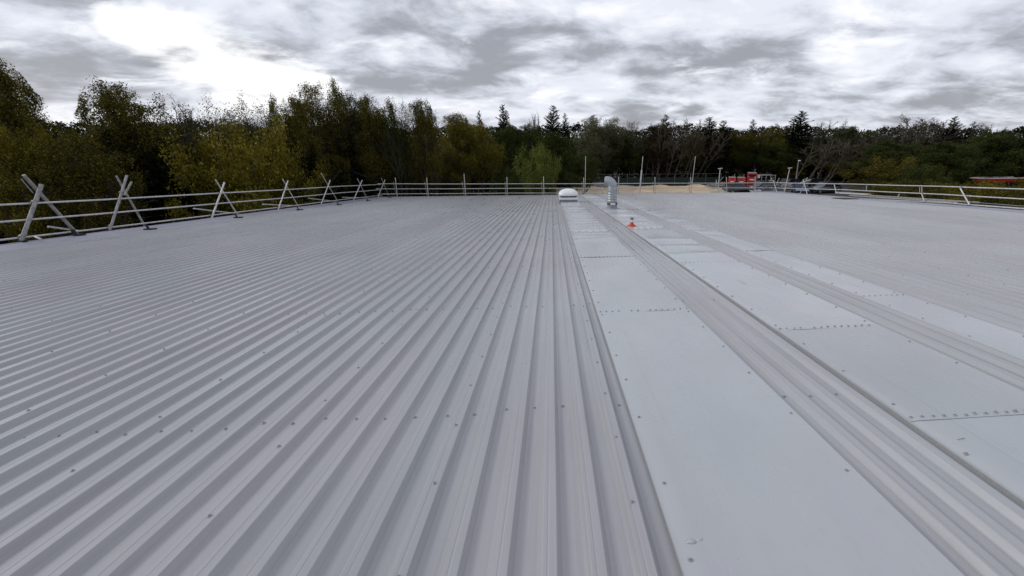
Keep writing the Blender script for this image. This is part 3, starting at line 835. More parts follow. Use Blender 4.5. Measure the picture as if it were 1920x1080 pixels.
M_carred = mat('red_paint', (0.50, 0.022, 0.014), 0.35, var=0.1, vscale=2, coat=.3)
M_glass = mat('car_glass', (0.015, 0.018, 0.022), 0.08, spec=0.8)
M_tyre = mat('tyre', (0.015, 0.015, 0.016), 0.8)
M_rim = mat('alloy_rim', (0.35, 0.36, 0.37), 0.35, .7)
M_lamp = mat('headlight', (0.6, 0.62, 0.65), 0.15)
M_tail = mat('tail_light', (0.35, 0.02, 0.015), 0.25)
M_dk = mat('dark_trim', (0.03, 0.03, 0.032), 0.6)
def car(loc, rz, paint, label, L_=4.3, W_=1.78, H_=1.45):
    o = empty('parked_car', loc, (0, 0, rz)); tag(o, label, 'car', 'cars parked beyond the roof')
    def part(mb, name, m): me = mb.mesh(name, m); return link(name, me, o)
    # lofted body: stations along x with half width, bottom, shoulder
    st = [(-L_/2, .72, .32, .62), (-L_/2+.08, .82, .24, .86), (-L_/2+.5, .88, .2, .95), (-.5, .89, .2, .93), (.6, .89, .2, .92), (L_/2-.85, .87, .2, .86), (L_/2-.3, .82, .22, .74), (L_/2-.03, .68, .30, .60)]
    vs = []; fs = []
    for (x, w_, zb, zt) in st:
        s_ = W_/1.78; w_ *= s_
        ring = [(x, -w_*.92, zb), (x, -w_, zb+.15), (x, -w_*.99, (zb+zt)/2+.05), (x, -w_*.9, zt-.03), (x, -w_*.72, zt), (x, w_*.72, zt), (x, w_*.9, zt-.03), (x, w_*.99, (zb+zt)/2+.05), (x, w_, zb+.15), (x, w_*.92, zb)]
        vs += ring
    n = 10
    for i in range(len(st)-1):
        for k in range(n):
            a = i*n+k; b = i*n+(k+1) % n; fs.append((a, b, b+n, a+n))
    fs += [tuple(range(n)), tuple(range((len(st)-1)*n, len(st)*n))[::-1]]
    mb = MB(); mb.add(vs, fs, True); part(mb, 'body', paint)
    # cabin
    cb = [(-L_/2+.35, .93), (-L_/2+.75, H_-.06), (-.35, H_), (.35, H_-.04), (L_/2-1.25, .90)]
    vs = []; fs = []
    for (x, z) in cb:
        wl_ = W_/2*(.80 if z > 1.1 else .93); vs += [(x, -wl_, z), (x, wl_, z)]
    g_ = MB(); k_ = len(cb)
    g_.add(vs, [(2*i, 2*i+1, 2*i+3, 2*i+2) for i in range(k_-1)]+[tuple(range(0, 2*k_, 2))[::-1], tuple(range(1, 2*k_, 2))], False)
    part(g_, 'windows', M_glass)
    rf = MB(); z0 = 0.012
    rf.add([(cb[1][0]+.02, -W_/2*.79, cb[1][1]+z0), (cb[1][0]+.02, W_/2*.79, cb[1][1]+z0), (cb[2][0], W_/2*.79, H_+z0), (cb[2][0], -W_/2*.79, H_+z0), (cb[3][0]+.05, W_/2*.79, cb[3][1]+z0-.01), (cb[3][0]+.05, -W_/2*.79, cb[3][1]+z0-.01)], [(0, 1, 2, 3), (3, 2, 4, 5)], True)
    part(rf, 'roof', paint)
    for s_ in (-1, 1):
        for (xa, za, xb, zb) in ((cb[0][0], .93, cb[1][0], cb[1][1]), (cb[4][0], .90, cb[3][0], cb[3][1]), (-.30, .93, -.25, H_-.02)):
            pm = MB(); pm.tube([(xa, s_*W_/2*.935, za), (xb, s_*W_/2*.805, zb)], .035, 5); part(pm, 'pillar', paint)
        ml = MB(); ml.box((L_/2-1.35, s_*(W_/2+.06), 1.0), (.12, .2, .13), bevel=.03); part(ml, 'mirror', paint)
        hl = MB(); hl.box((L_/2-.16, s_*W_/2*.70, .66), (.22, .34, .13), bevel=.03); part(hl, 'headlight', M_lamp)
        tl = MB(); tl.box((-L_/2+.07, s_*W_/2*.76, .78), (.1, .26, .18), bevel=.03); part(tl, 'tail_light', M_tail)
        for x in (-L_/2+.78, L_/2-.82):
            wm = MB(); rt = Matrix.Rotation(PI/2, 3, 'X'); wm.lathe([(.20, -.10), (.31, -.10), (.325, -.06), (.325, .06), (.31, .10), (.20, .10)], (x, s_*(W_/2-.08), .325), 20, rot=rt)
            wo = part(wm, 'wheel', M_tyre)
            rm = MB(); rm.lathe([(0, .085), (.06, .09), (.19, .075), (.205, .09), (.205, -.09), (.19, -.075), (.06, -.09), (0, -.085)], (x, s_*(W_/2-.08), .325), 16, rot=rt); ro = link('rim', rm.mesh('rim', M_rim), wo)
    b_ = MB(); b_.box((L_/2-.02, 0, .40), (.08, 1.2, .16), bevel=.02); part(b_, 'grille', M_dk)
    b_ = MB(); b_.box((-L_/2-.02, 0, .42), (.08, 1.4, .14), bevel=.02); part(b_, 'bumper', M_dk)
    return o
def paint(n, c): return mat('paint_'+n, c, 0.22, 0.35, var=.03, coat=.6)
P_black = paint('black', (0.012, 0.012, 0.014)); P_blue = paint('blue', (0.018, 0.065, 0.20)); P_silver = paint('silver', (0.22, 0.24, 0.26))
P_grey = paint('grey', (0.10, 0.105, 0.115)); P_dark = paint('charcoal', (0.035, 0.037, 0.042)); P_white = paint('white', (0.62, 0.63, 0.64))
cars = [((1545, 361), 0.10+PI, P_grey, 'dark grey hatchback nearest the right verge, behind the leaning post'),
        ((1499, 363.0), R_(68)+PI, P_blue, 'bright blue car behind the crossed poles at the right end of the yard'),
        ((1484, 352), .4, P_dark, 'charcoal car standing just behind the blue car'),
        ((1438, 369), PI-.25, P_silver, 'pale silver car close behind the eave, only its top showing'),
        ((1384, 363.5), .12, P_black, 'black car low behind the eave under the small red machines'),
        ((1526, 352), .25, P_black, 'black car parked behind the dark grey hatchback'),
        ((1427, 359), PI+.2, P_dark, 'dark car between the pale silver car and the red machines')]
for (pp, rz, pt, lab) in cars: car(on_z(*pp), rz, pt, lab)

def machine(px, py, w_, h_, d_, label, tall=False):
    P = on_z(px, py); o = empty('site_machine', P, (0, 0, -0.35)); tag(o, label, 'machine', 'red machines in the yard')
    def part(mb, name, m): return link(name, mb.mesh(name, m), o)
    zb = 0.30
    mb = MB(); mb.box((0, 0, zb+(h_-zb)/2), (w_, d_, h_-zb), bevel=.05); part(mb, 'body', M_carred)
    mb = MB(); mb.box((0, 0, h_+.03), (w_*.96, d_*.9, .07), bevel=.02); part(mb, 'top_cover', M_grey_steel)
    mb = MB(); mb.box((0, -d_/2-.012, h_*(.60 if tall else .66)), (w_*.5, .03, .16), bevel=.006); part(mb, 'white_plate', M_white)
    if tall:
        mb = MB(); mb.box((0, -d_/2-.012, h_*.86), (w_*.78, .03, h_*.16), bevel=.01); part(mb, 'window', M_glass)
        mb = MB(); mb.box((w_/2+.012, 0, h_*.84), (.03, d_*.6, h_*.2), bevel=.01); part(mb, 'window', M_glass)
    mb = MB(); mb.tube([(w_*.3, d_*.25, h_), (w_*.3, d_*.25, h_+.42), (w_*.3+.08, d_*.25, h_+.5)], .035, 8); part(mb, 'exhaust', M_tube_d)
    mb = MB()
    for k in range(5): mb.box((0, -d_/2-.01, h_*.30+.07*k), (w_*.72, .03, .03))
    part(mb, 'grille', M_dk)
    mb = MB(); mb.box((0, -d_/2-.05, zb+.02), (w_*1.02, .14, .14), bevel=.02); part(mb, 'bumper', M_dk)
    for sx in (-1, 1):
        mb = MB(); mb.box((sx*w_*.36, -d_/2-.02, h_*.80), (.12, .05, .09), bevel=.02); part(mb, 'lamp', M_lamp)
        for sy in (-1, 1):
            mb = MB(); mb.lathe([(.0, -.1), (.26, -.1), (.30, -.05), (.30, .05), (.26, .1), (0, .1)], (sx*(w_/2-.05), sy*d_*.32, .30), 18, rot=Matrix.Rotation(PI/2, 3, 'Y')); part(mb, 'wheel', M_tyre)
    return o
machine(1371, 352.5, 1.05, 1.55, 1.7, 'low red machine with a white plate, leftmost of the three by the pole')
machine(1388, 352.5, 1.15, 1.50, 1.7, 'low red machine with white plate, between its low twin and the tall red one')
machine(1407, 353.5, 1.25, 2.25, 1.6, 'tallest red machine, a boxy upright cabin beside the rail post', True)
P = on_z(1430, 353); o = empty('trailer', P, (0, 0, .1)); tag(o, 'low red trailer with pale drums under a metal frame, beside the tall red machine', 'trailer')
mb = MB(); mb.box(P+Vector((0, 0, .62)), (3.0, 1.6, .30), bevel=.04); mb.build('bed', M_carred, o)
for dx in (-.9, .7):
    mb = MB(); mb.lathe([(0, .78), (.27, .78), (.28, .9), (.27, 1.15), (0, 1.17)], P+Vector((dx, -.5, 0)), 16); mb.build('drum', M_white, o)
for dx in (-1.4, 0, 1.4):
    for dy in (-.7, .7):
        mb = MB(); mb.tube([P+Vector((dx, dy, .7)), P+Vector((dx, dy, 1.95))], .03, 6); mb.build('frame_post', M_tube, o)
for dy in (-.7, .7):
    mb = MB(); mb.tube([P+Vector((-1.45, dy, 1.95)), P+Vector((1.45, dy, 1.95))], .03, 6); mb.build('frame_rail', M_tube, o)
for dx in (-1, 1):
    for dy in (-.8, .8):
        mb = MB(); mb.lathe([(0, -.1), (.3, -.1), (.32, 0), (.3, .1), (0, .1)], P+Vector((dx, dy, .32)), 16, rot=Matrix.Rotation(PI/2, 3, 'X')); mb.build('wheel', M_tyre, o)
mb = MB(); mb.box(P+Vector((-1.2, -.75, 1.75)), (.35, .2, .4), bevel=.03); mb.build('lamp_box', M_white, o)

# loose scaffold gear heaped in the yard
def gear(px, py, nt_, spread, label, seed):
    P_ = on_z(px, py); o_ = empty('scaffold_gear', P_); tag(o_, label, 'scaffold pile'); rn_ = random.Random(seed)
    for k in range(nt_):
        a = rn_.uniform(-.6, .6)+(PI/2 if rn_.random() < .2 else 0); L2 = rn_.uniform(1.2, 3.2); c = P_+Vector((rn_.uniform(-spread, spread), rn_.uniform(-.8, .8), rn_.uniform(.1, .9)))
        d = Vector((math.cos(a), math.sin(a), rn_.uniform(-.15, .25 if rn_.random() < .8 else 1.2)))*L2/2
        mb = MB(); mb.tube([c-d, c+d], .04, 6); mb.build('tube', rn_.choice((M_tube, M_tube_d, M_coupler)), o_)
    for k in range(5):
        mb = MB(); mb.box(P_+Vector((rn_.uniform(-spread, spread), rn_.uniform(-.6, .6), .15+.12*k)), (rn_.uniform(.8, 2.2), .24, .06), rot=Matrix.Rotation(rn_.uniform(-.5, .5), 3, 'Z')); mb.build('board', rn_.choice((M_timber, M_dk, M_grey_steel)), o_)
gear(1460, 356, 20, 2.2, 'heap of grey scaffold tubes and boards between the red trailer and plate-topped pole', 3)
gear(1350, 355, 14, 1.3, 'small jumble of scaffold tubes at the end of the sand, left of the red machines', 4)
# grey spoil heap
def heap(px, py, Y, w_, h_, m, name, label, cat, seed):
    P = on_y(px, py, Y); P.z = 0; rn_ = random.Random(seed); bm = bmesh.new(); bmesh.ops.create_icosphere(bm, subdivisions=4, radius=1)
    mb = MB()
    for v in bm.verts:
        k = 1+.10*math.sin(v.co.x*5+seed)+.08*math.sin(v.co.y*7+v.co.x*4)+rn_.uniform(-.03, .03); v.co = Vector((v.co.x*w_*k, v.co.y*w_*.7*k, max(v.co.z, -.1)**1*h_*k if v.co.z > 0 else v.co.z*.1))
    mb.add([P+v.co for v in bm.verts], [[q.index for q in f.verts] for f in bm.faces], True); bm.free()
    o = mb.build(name, m); tag(o, label, cat); return o
M_rubble = mat('rubble', (0.16, 0.155, 0.15), 0.95, var=.5, vscale=2.2, bump=1, bscale=8)
heap(1112, 352, 68.3, 2.6, .75, M_rubble, 'rubble_heap', 'grey heap of rubble on the sand, behind the rails between vent and flue', 'heap', 4)
heap(1354, 364, 58, 2.0, .55, mat('pale_stone', (0.30, 0.30, 0.22), .95, var=.45, vscale=4, bump=1, bscale=9), 'stone_heap', 'low pale heap of broken stone where the sand meets the car park', 'heap', 8)

# lamp post
P = on_z(1490, 352); P = on_y(1490, 352, 66); P.z = 0
o = empty('lamp_post', P); tag(o, 'slender lamp post with a white box, standing behind the cars before the pale trunks', 'lamp post')
top = on_y(1499.5, 301, 66)
mb = MB(); mb.tube([P, Vector((P.x, P.y, 3)), Vector((P.x, P.y, top.z))], [.09, .07, .05], 8); mb.build('column', M_tube_d, o)
mb = MB(); mb.box((P.x+.05, P.y-.12, top.z), (.22, .5, .12), bevel=.03); mb.build('lantern', M_white, o)
zb_ = on_y(1492, 336.5, 66).z
mb = MB(); mb.box((P.x, P.y-.12, zb_), (.34, .2, .42), bevel=.05); mb.build('cabinet', M_white, o)

# red hull beyond the right rail
c0 = on_y(1818, 334, 52); c1 = on_y(1910, 335, 52)
Lh = (c1-c0).length; hc = (c0+c1)/2; yawh = math.atan2(c1.y-c0.y, c1.x-c0.x)
bo = empty('boat', (hc.x, hc.y, 0), (0, 0, yawh)); tag(bo, 'long red boat hull with a pale gunwale standing among bushes beyond the right rail', 'boat')
zt = c0.z
mb = MB(); vs = []; fs = []; NS = 16; NR = 9
for i in range(NS+1):
    u = i/NS; x = -Lh/2+Lh*u
    wd = .85*min(1, (u/.35))**.6 if u < .35 else .85-.12*(u-.35)/.65
    wd = max(wd, .03); dp = .62*(min(1, (u+.06)/.2))
    for k in range(NR):
        a = PI*k/(NR-1); vs.append((x+(.55*(1-min(1, u/.2)))*math.sin(a)*1.0, -wd*math.cos(a), zt-dp*math.sin(a)**.7))
for i in range(NS):
    for k in range(NR-1):
        a = i*NR+k; fs.append((a, a+1, a+NR+1, a+NR))
fs.append(tuple(range(NS*NR, NS*NR+NR)))
mb.add(vs, fs, True); link('hull', mb.mesh('hull', M_carred), bo)
mb = MB()
for s_ in (0, NR-1): mb.tube([Vector(vs[i*NR+s_])+Vector((0, 0, .02)) for i in range(NS+1)], .045, 6)
link('gunwale', mb.mesh('gunwale', M_white), bo)
mb = MB(); mb.add([v for i in range(NS+1) for v in ((vs[i*NR][0], vs[i*NR][1]*.95, zt-.03), (vs[i*NR][0], -vs[i*NR][1]*.95, zt-.03))], [(2*i, 2*i+1, 2*i+3, 2*i+2) for i in range(NS)])
link('deck', mb.mesh('deck', M_carred), bo)
for dx in (-1.3, 1.6):
    mb = MB(); mb.box((dx, 0, (zt-.5)/2), (.14, 1.2, zt-.5)); link('cradle', mb.mesh('cradle', M_dk), bo)

# ------------------------------------------------------------------ trees
def quads(centres, normals, size, seed, aspect=1.5, tone=None, axis=None):
    """rhombic leaf clusters; returns verts (4n,3)"""
    rg = np.random.default_rng(seed); n = len(centres)
    if axis is None:
        t_ = rg.normal(size=(n, 3)); 
    else: t_ = axis
    t_ = t_-normals*np.sum(t_*normals, 1, keepdims=True); t_ /= np.linalg.norm(t_, axis=1, keepdims=True)+1e-9
    b = np.cross(normals, t_); s_ = size[:, None]
    v = np.stack([centres-t_*s_*aspect, centres+b*s_*.6, centres+t_*s_*aspect, centres-b*s_*.6], 1).reshape(-1, 3)
    return v
def leaf_mesh(name, v, tones, m):
    n = len(v)//4; me = bpy.data.meshes.new(name)
    me.vertices.add(4*n); me.vertices.foreach_set('co', v.astype(np.float32).ravel())
    me.loops.add(4*n); me.loops.foreach_set('vertex_index', np.arange(4*n, dtype=np.int32))
    me.polygons.add(n); me.polygons.foreach_set('loop_start', np.arange(0, 4*n, 4, dtype=np.int32))
    me.update(calc_edges=True)
    at = me.attributes.new('tone', 'FLOAT', 'FACE'); at.data.foreach_set('value', tones.astype(np.float32))
    me.materials.append(m); me.update(); return me
def unit(v): return v/(np.linalg.norm(v, axis=-1, keepdims=True)+1e-9)
def limb(mb, p0, d, length, r0, r1, rn, segs=5, up=0.25, wob=0.16, n=5):
    pts = [Vector(p0)]; d = Vector(d).normalized()
    for k in range(segs):
        d = (d+Vector((rn.uniform(-wob, wob), rn.uniform(-wob, wob), rn.uniform(-wob, wob)+up/segs))).normalized()
        pts.append(pts[-1]+d*length/segs)
    rs = [r0+(r1-r0)*k/segs for k in range(segs+1)]
    mb.tube(pts, rs, n, cap=False); return pts
def broadleaf(seed, H, W, base, dens, leaf, style='round', trunks=1, lean=0.0):
    """returns (branch MB, leaf verts, tones): a crown of twigs with leaf clusters hung on them"""
    rn = random.Random(seed); rg = np.random.default_rng(seed); mb = MB(); tips = []; tdir = []; lobes = []
    cz = base+(H-base)*.5
    def inside(p):
        u = (p.z-base)/(H-base)
        if u > 1.02: return False
        rad = W/2*(math.sin(PI*min(max(u*.82+.14, 0), 1))**.6)
        return (p.x-lean*p.z)**2+p.y**2 < rad*rad*1.05
    for t_ in range(trunks):
        off = Vector((((t_+.5)/trunks-.5)*W*.75*(1 if trunks > 3 else .4), rn.uniform(-.25, .25)*W*.5, 0)) if trunks > 1 else Vector((0, 0, 0))
        slim = trunks > 3
        tr = limb(mb, off-Vector((0, 0, .3)), (lean+off.x*.05, off.y*.05, 1), H*(.92 if slim else .70), .045 if slim else H*.020/math.sqrt(trunks)+.03, .014 if slim else H*.006, rn, 8, .05 if slim else .1, .025 if slim else .05, 6)
        nl = int(13/trunks**.5)+2
        for i in range(nl):
            u = (.42 if slim else .22)+(.56 if slim else .76)*(i+rn.random()*.6)/nl
            k = min(int(u*8), 7); p0 = tr[k].lerp(tr[k+1], u*8-k)
            az = i*2.4+rn.uniform(-.4, .4); el = R_(rn.uniform(22, 55)+28*u)
            d = Vector((math.cos(az)*math.cos(el)+lean*.6, math.sin(az)*math.cos(el), math.sin(el)))
            ln = W*.5*rn.uniform(.75, 1.1)*(1.15-.45*u) if style != 'tall' else H*(.20 if slim else .34)*rn.uniform(.8, 1.1)*(1.3-.6*u)
            l1 = limb(mb, p0, d, ln, H*(.0035 if slim else .0085), H*(.0015 if slim else .003), rn, 6, .45 if slim else .35, .10 if slim else .14, 4)
            lobes += [(l1[-1], rn.uniform(.09, .15)*W), (l1[4], rn.uniform(.09, .14)*W), (l1[3], rn.uniform(.07, .12)*W)]
            for q in range(7):
                uu = .3+.7*(q+rn.random())/7; k2 = min(int(uu*6), 5); p1 = l1[k2].lerp(l1[k2+1], uu*6-k2)
                d2 = ((l1[k2+1]-l1[k2]).normalized()+Vector((rn.gauss(0, .6), rn.gauss(0, .6), rn.gauss(.25, .4)))).normalized()
                l2 = limb(mb, p1, d2, ln*rn.uniform(.28, .5), H*(.0018 if slim else .0035), H*(.0009 if slim else .0014), rn, 4, .3, .2, 3)
                for e_ in range(2, 5):
                    tips.append(l2[e_]); tdir.append((l2[e_]-l2[e_-1]).normalized())
                    for z_ in range(2):
                        d3 = (d2+Vector((rn.gauss(0, .7), rn.gauss(0, .7), rn.gauss(.3, .5)))).normalized()
                        e3 = l2[e_]+d3*ln*rn.uniform(.08, .2)
                        mb.tube([l2[e_], e3], [H*.0014, H*.0008], 3, cap=False)
                        tips.append(e3); tdir.append(d3)
    T = np.array([tuple(p) for p in tips]); D = np.array([tuple(p) for p in tdir])
    n = int(dens); idx = rg.integers(0, len(T), n)
    # clusters: some tips carry much, some nothing
    wgt = rg.gamma(1.0, 1.0, len(T))+.1; wgt /= wgt.sum(); idx = rg.choice(len(T), n, p=wgt)
    sp = (W*.010+.05)
    c = T[idx]+rg.normal(size=(n, 3))*sp
    nrm = unit(rg.normal(size=(n, 3))*.8+np.array([0, 0, .7]))
    if style == 'round':                      # rounded sprays at the limb ends carry most of the leaves
        LC = np.array([tuple(a) for a, b in lobes]); LR = np.array([b for a, b in lobes])
        m_ = rg.random(n) < .62; k_ = int(m_.sum()); li = rg.choice(len(LC), k_, p=LR**2/(LR**2).sum())
        dr = unit(rg.normal(size=(k_, 3))+np.array([0, 0, .35])); rad = LR[li]*(.55+.45*rg.random(k_)**.5)*(1+.18*np.sin(dr[:, 0]*7+li)+.15*np.sin(dr[:, 1]*9+li*2))
        az_ = rg.random(6)*6.28
        c[m_] = LC[li]+dr*rad[:, None]*np.array([1, 1, .85]); nrm[m_] = unit(dr+rg.normal(size=(k_, 3))*.7+np.array([0, 0, .3]))
    if style == 'round':                      # a lumpy dome holds the crown together
        ctr = np.array([lean*cz, 0, cz]); q_ = (c-ctr)/np.array([W/2, W/2, (H-base)/2]); rr_ = np.linalg.norm(q_, axis=1); dq = unit(q_)
        env = .93+.10*np.sin(dq[:, 0]*4.1+az_[0])+.09*np.sin(dq[:, 1]*4.7+az_[1])+.07*np.sin(dq[:, 2]*6+dq[:, 0]*5+az_[2])+.05*np.sin(dq[:, 0]*11+dq[:, 1]*9+az_[3])
        over = rr_ > env; f_ = np.where(over, env*(1-.22*rg.random(n)**2)/np.maximum(rr_, 1e-6), 1.0); c = ctr+(c-ctr)*f_[:, None]
        c[:, 2] *= 1+.35*(H/np.percentile(c[:, 2], 99.6)-1)
    size = leaf*rg.uniform(.55, 1.25, n)
    v = quads(c, nrm, size, seed+1, 1.3)
    hz = (c[:, 2]-base)/(H-base)
    tones = np.clip(rg.normal(.42, .2, n)+.35*(rg.random(len(T))[idx]-.5), 0, 1)
    if style == 'round': mb.v = [(a, b, z*.90 if z > 0 else z) for a, b, z in mb.v]
    return mb, v, tones
def conifer(seed, H, W, dens, ragged=.25):
    rn = random.Random(seed); rg = np.random.default_rng(seed); mb = MB()
    tr = limb(mb, (0, 0, -.3), (0, 0, 1), H*1.0+.3, H*.018, H*.002, rn, 10, .1, .02, 6)
    cs = []; ax = []; 
    nw = 44
    for i in range(nw):
        u = .06+.94*i/nw; k = min(int(u*10), 9); p0 = tr[k].lerp(tr[k+1], u*10-k)
        R0_ = W/2*((1-u)**.62)*rn.uniform(1-ragged, 1.08)+.05
        for b in range(7):
            az = rn.uniform(0, 6.28); L2 = R0_*rn.uniform(.65, 1.15)
            d = Vector((math.cos(az), math.sin(az), rn.uniform(-.15, .25)+.4*u))
            l1 = limb(mb, p0, d, L2, H*.0028, H*.001, rn, 3, -.10+.5*u, .08, 3)
            for q in range(max(5, int(L2*dens)+4)):
                t_ = rn.random()**.7*2.999; k2 = int(t_); p = l1[k2].lerp(l1[k2+1], t_-k2); dd = (l1[k2+1]-l1[k2]).normalized()
                side = Vector((-dd.y, dd.x, 0))*rn.choice((-1, 1))*rn.uniform(.2, 1)
                a_ = (dd+side+Vector((0, 0, rn.uniform(-.25, .3)))).normalized(); s_ = (rn.uniform(.05, .14)*W*.28+.02)*min(1, R0_*1.6+.25)
                cs.append(tuple(p+a_*s_)); ax.append(tuple(a_))
    c = np.array(cs); a_ = np.array(ax); n = len(c)
    nrm = unit(rg.normal(size=(n, 3))*.5+np.array([0, 0, 1.0]))
    size = (rg.uniform(.05, .10, n)*W*.26+.02)*np.clip(.42+(H-c[:, 2])/H*2.2, .42, 1)
    v = quads(c, nrm, size, seed, 2.2, axis=a_)
    return mb, v, np.clip(rg.normal(.45, .22, n), 0, 1)
def bush(seed, H, W, dens, leaf):
    rn = random.Random(seed); rg = np.random.default_rng(seed); mb = MB(); tips = []
    for i in range(16):
        az = i*2.4; el = R_(rn.uniform(35, 85)); d = Vector((math.cos(az)*math.cos(el), math.sin(az)*math.cos(el), math.sin(el)))
        l1 = limb(mb, (rn.uniform(-.2, .2), rn.uniform(-.2, .2), -.2), d, (H*math.sin(el)+W*.42*math.cos(el))*rn.uniform(.8, 1.02), H*.010, H*.002, rn, 6, .15, .12, 4)
        for q in range(9):
            u = .12+.88*(q+rn.random())/9; k = min(int(u*6), 5); p = l1[k].lerp(l1[k+1], u*6-k)
            d2 = Vector((rn.gauss(0, .8), rn.gauss(0, .8), rn.gauss(.35, .5))).normalized()
            l2 = limb(mb, p, d2, H*rn.uniform(.10, .24), H*.003, H*.001, rn, 3, .3, .2, 3); tips += l2[1:]
    T = np.array([tuple(p) for p in tips]); n = int(dens)
    wgt = rg.gamma(2.0, 1.0, len(T))+.2; wgt /= wgt.sum(); idx = rg.choice(len(T), n, p=wgt)
    c = T[idx]+rg.normal(size=(n, 3))*(H*.045); c[:, 2] = np.maximum(c[:, 2], .05)
    nrm = unit(rg.normal(size=(n, 3))*.8+np.array([0, 0, .7])); size = leaf*rg.uniform(.55, 1.25, n)
    return mb, quads(c, nrm, size, seed, 1.3), np.clip(rg.normal(.45, .2, n)+.4*(rg.random(len(T))[idx]-.5), 0, 1)

KINDS = {}
def kind(name, made, H, W, bark, leafm):
    mb, v, tn = made
    tm = mb.mesh('trunk', bark); cm = leaf_mesh('crown', v, tn, leafm)
    tm.materials.clear(); tm.materials.append(bark)
    KINDS[name] = (tm, cm, H, W)
# height 10 prototypes, scaled per tree
kind('round_a', broadleaf(11, 10, 8.0, 1.2, 70000, .044), 10, 8.0, M_bark, LM['olive'])
kind('round_b', broadleaf(12, 10, 7.0, 1.0, 64000, .043, trunks=2), 10, 7.0, M_bark, LM['olive'])
kind('round_c', broadleaf(13, 10, 6.0, .8, 54000, .044, trunks=2, lean=.05), 10, 6.0, M_bark, LM['olive'])
kind('thin_a', broadleaf(14, 10, 6.5, 1.5, 20000, .043, trunks=3), 10, 6.5, M_bark, LM['grey'])
kind('thin_b', broadleaf(15, 10, 5.5, 1.5, 8000, .043, 'tall', 3, .10), 10, 5.5, M_bark, LM['grey'])
kind('bare_a', broadleaf(16, 10, 6.0, 2.0, 6500, .036, 'tall', 4, .10), 10, 6.0, M_barkpale, LM['brown'])
kind('bare_b', broadleaf(17, 10, 5.0, 2.0, 5000, .034, 'tall', 5, .22), 10, 5.0, M_barkpale, LM['brown'])
kind('conifer_a', conifer(21, 10, 5.0, 8), 10, 5.0, M_bark, LM['dark'])
kind('conifer_b', conifer(22, 10, 4.0, 9, .4), 10, 4.0, M_bark, LM['dark'])
kind('bush_a', bush(31, 4, 4.5, 28000, .045), 4, 4.5, M_bark, LM['green'])
kind('bush_b', bush(32, 4, 4.0, 22400, .043), 4, 4.0, M_bark, LM['green'])
kind('bush_c', bush(33, 4, 5.5, 30799, .048), 4, 5.5, M_bark, LM['green'])
def leaf_swap(o, leafm):
    o.material_slots[0].link = 'OBJECT'; o.material_slots[0].material = leafm
NAME = {'round': 'broadleaf_tree', 'thin': 'broadleaf_tree', 'bare': 'bare_tree', 'conifer': 'conifer_tree', 'bush': 'bush'}
rt_ = random.Random(77)
def tree(kindn, px, top, Y, wpx, leafm, label, cat=None, group=None, bark=None):
    """px/top: where its tip shows in the photograph; Y: how far off it stands; wpx: width of its crown"""
    tm, cm, H, W = KINDS[kindn]
    if 1080 < px < 1620 and Y < 74 and 'bare' not in kindn: Y = 74+(Y-54)*.35
    while True:
        P = on_y(px, top, Y); h = P.z; sc = h/H; wid = wpx/FPX*zc(P); sw = wid/W
        if P.x+wid*.55 < XL-1.6 or P.y-wid*.55 > YE+1.6 or P.x-wid*.55 > XR+1.6: break
        Y *= 1.03
    o = empty(NAME[kindn.split('_')[0]], (P.x, P.y, 0), (0, 0, rt_.uniform(-.5, .5) if kindn[:4] in ('bare', 'thin') else rt_.uniform(0, 6.28)))
    tag(o, label, cat or ('bush' if 'bush' in kindn else 'tree'), group)
    o.scale = (sw, sw, sc)
    a = link('trunk', tm, o); b = link('crown', cm, o); leaf_swap(b, LM[leafm])
    if bark: a.material_slots[0].link = 'OBJECT'; a.material_slots[0].material = bark
    return o
# --- left side, near trees
tree('round_a', -48, 95, 24, 260, 'olive', 'tall olive tree cut off by the left edge of the picture')
tree('round_a', 212, 152, 29, 270, 'olive', 'broad wind-tossed olive tree above the second and first crossed poles at far left')
tree('thin_b', 310, 174, 31, 130, 'grey', 'sparse thin-topped tree between the broad olive tree and the grey-green one')
tree('thin_a', 395, 166, 32, 170, 'grey', 'see-through grey-green tree with fine upright twigs, left of the pale gap')
tree('thin_a', 462, 160, 33, 130, 'grey', 'loose grey-green tree just right of the finest-twigged one')
tree('bush_a', 405, 240, 24, 190, 'gold', 'yellow-green sallow bush in front of the grey-green trees, left one of a pair')
tree('bush_c', 480, 246, 25, 170, 'gold', 'yellow-green sallow bush right behind the third crossed poles, right one of a pair')
tree('round_b', 88, 232, 23, 230, 'olive', 'brownish olive thicket tree low at the far left behind the first crossed poles')
tree('round_c', -5, 205, 22, 170, 'gold', 'golden brown bush-like tree at the left margin below the tall one')
tree('round_c', 540, 157, 36, 120, 'olive', 'upright olive tree with a flat double top, left of the highest crown')
tree('round_b', 600, 139, 37, 150, 'olive', 'highest olive green tree of the left wood')
tree('round_b', 640, 158, 34, 160, 'grey', 'dull grey-olive willow in front of the highest tree')
tree('round_c', 692, 163, 39, 120, 'olive', 'rounded olive tree next right of the highest one')
tree('thin_a', 735, 170, 41, 90, 'green', 'green-topped open tree, left half of the twin crowns')
tree('round_c', 778, 166, 41, 100, 'olive', 'round-headed open tree, right half of the twin crowns')
tree('round_b', 560, 262, 27, 190, 'olive', 'low olive bushy tree behind the fourth crossed poles')
tree('round_b', 690, 252, 32, 190, 'olive', 'low dark olive bushy tree behind the sixth crossed poles')
tree('bush_b', 660, 346, 40.5, 110, 'gold', 'low yellow-green bush behind the rails at the far left corner of the roof')
tree('round_c', 845, 196, 48, 120, 'gold', 'golden yellow tree left of centre below the small conifers')
tree('round_b', 890, 222, 50, 130, 'gold', 'amber rounded tree right of the golden yellow one')
tree('round_b', 810, 262, 44, 150, 'olive', 'mid-height olive bush-tree under the golden yellow tree')
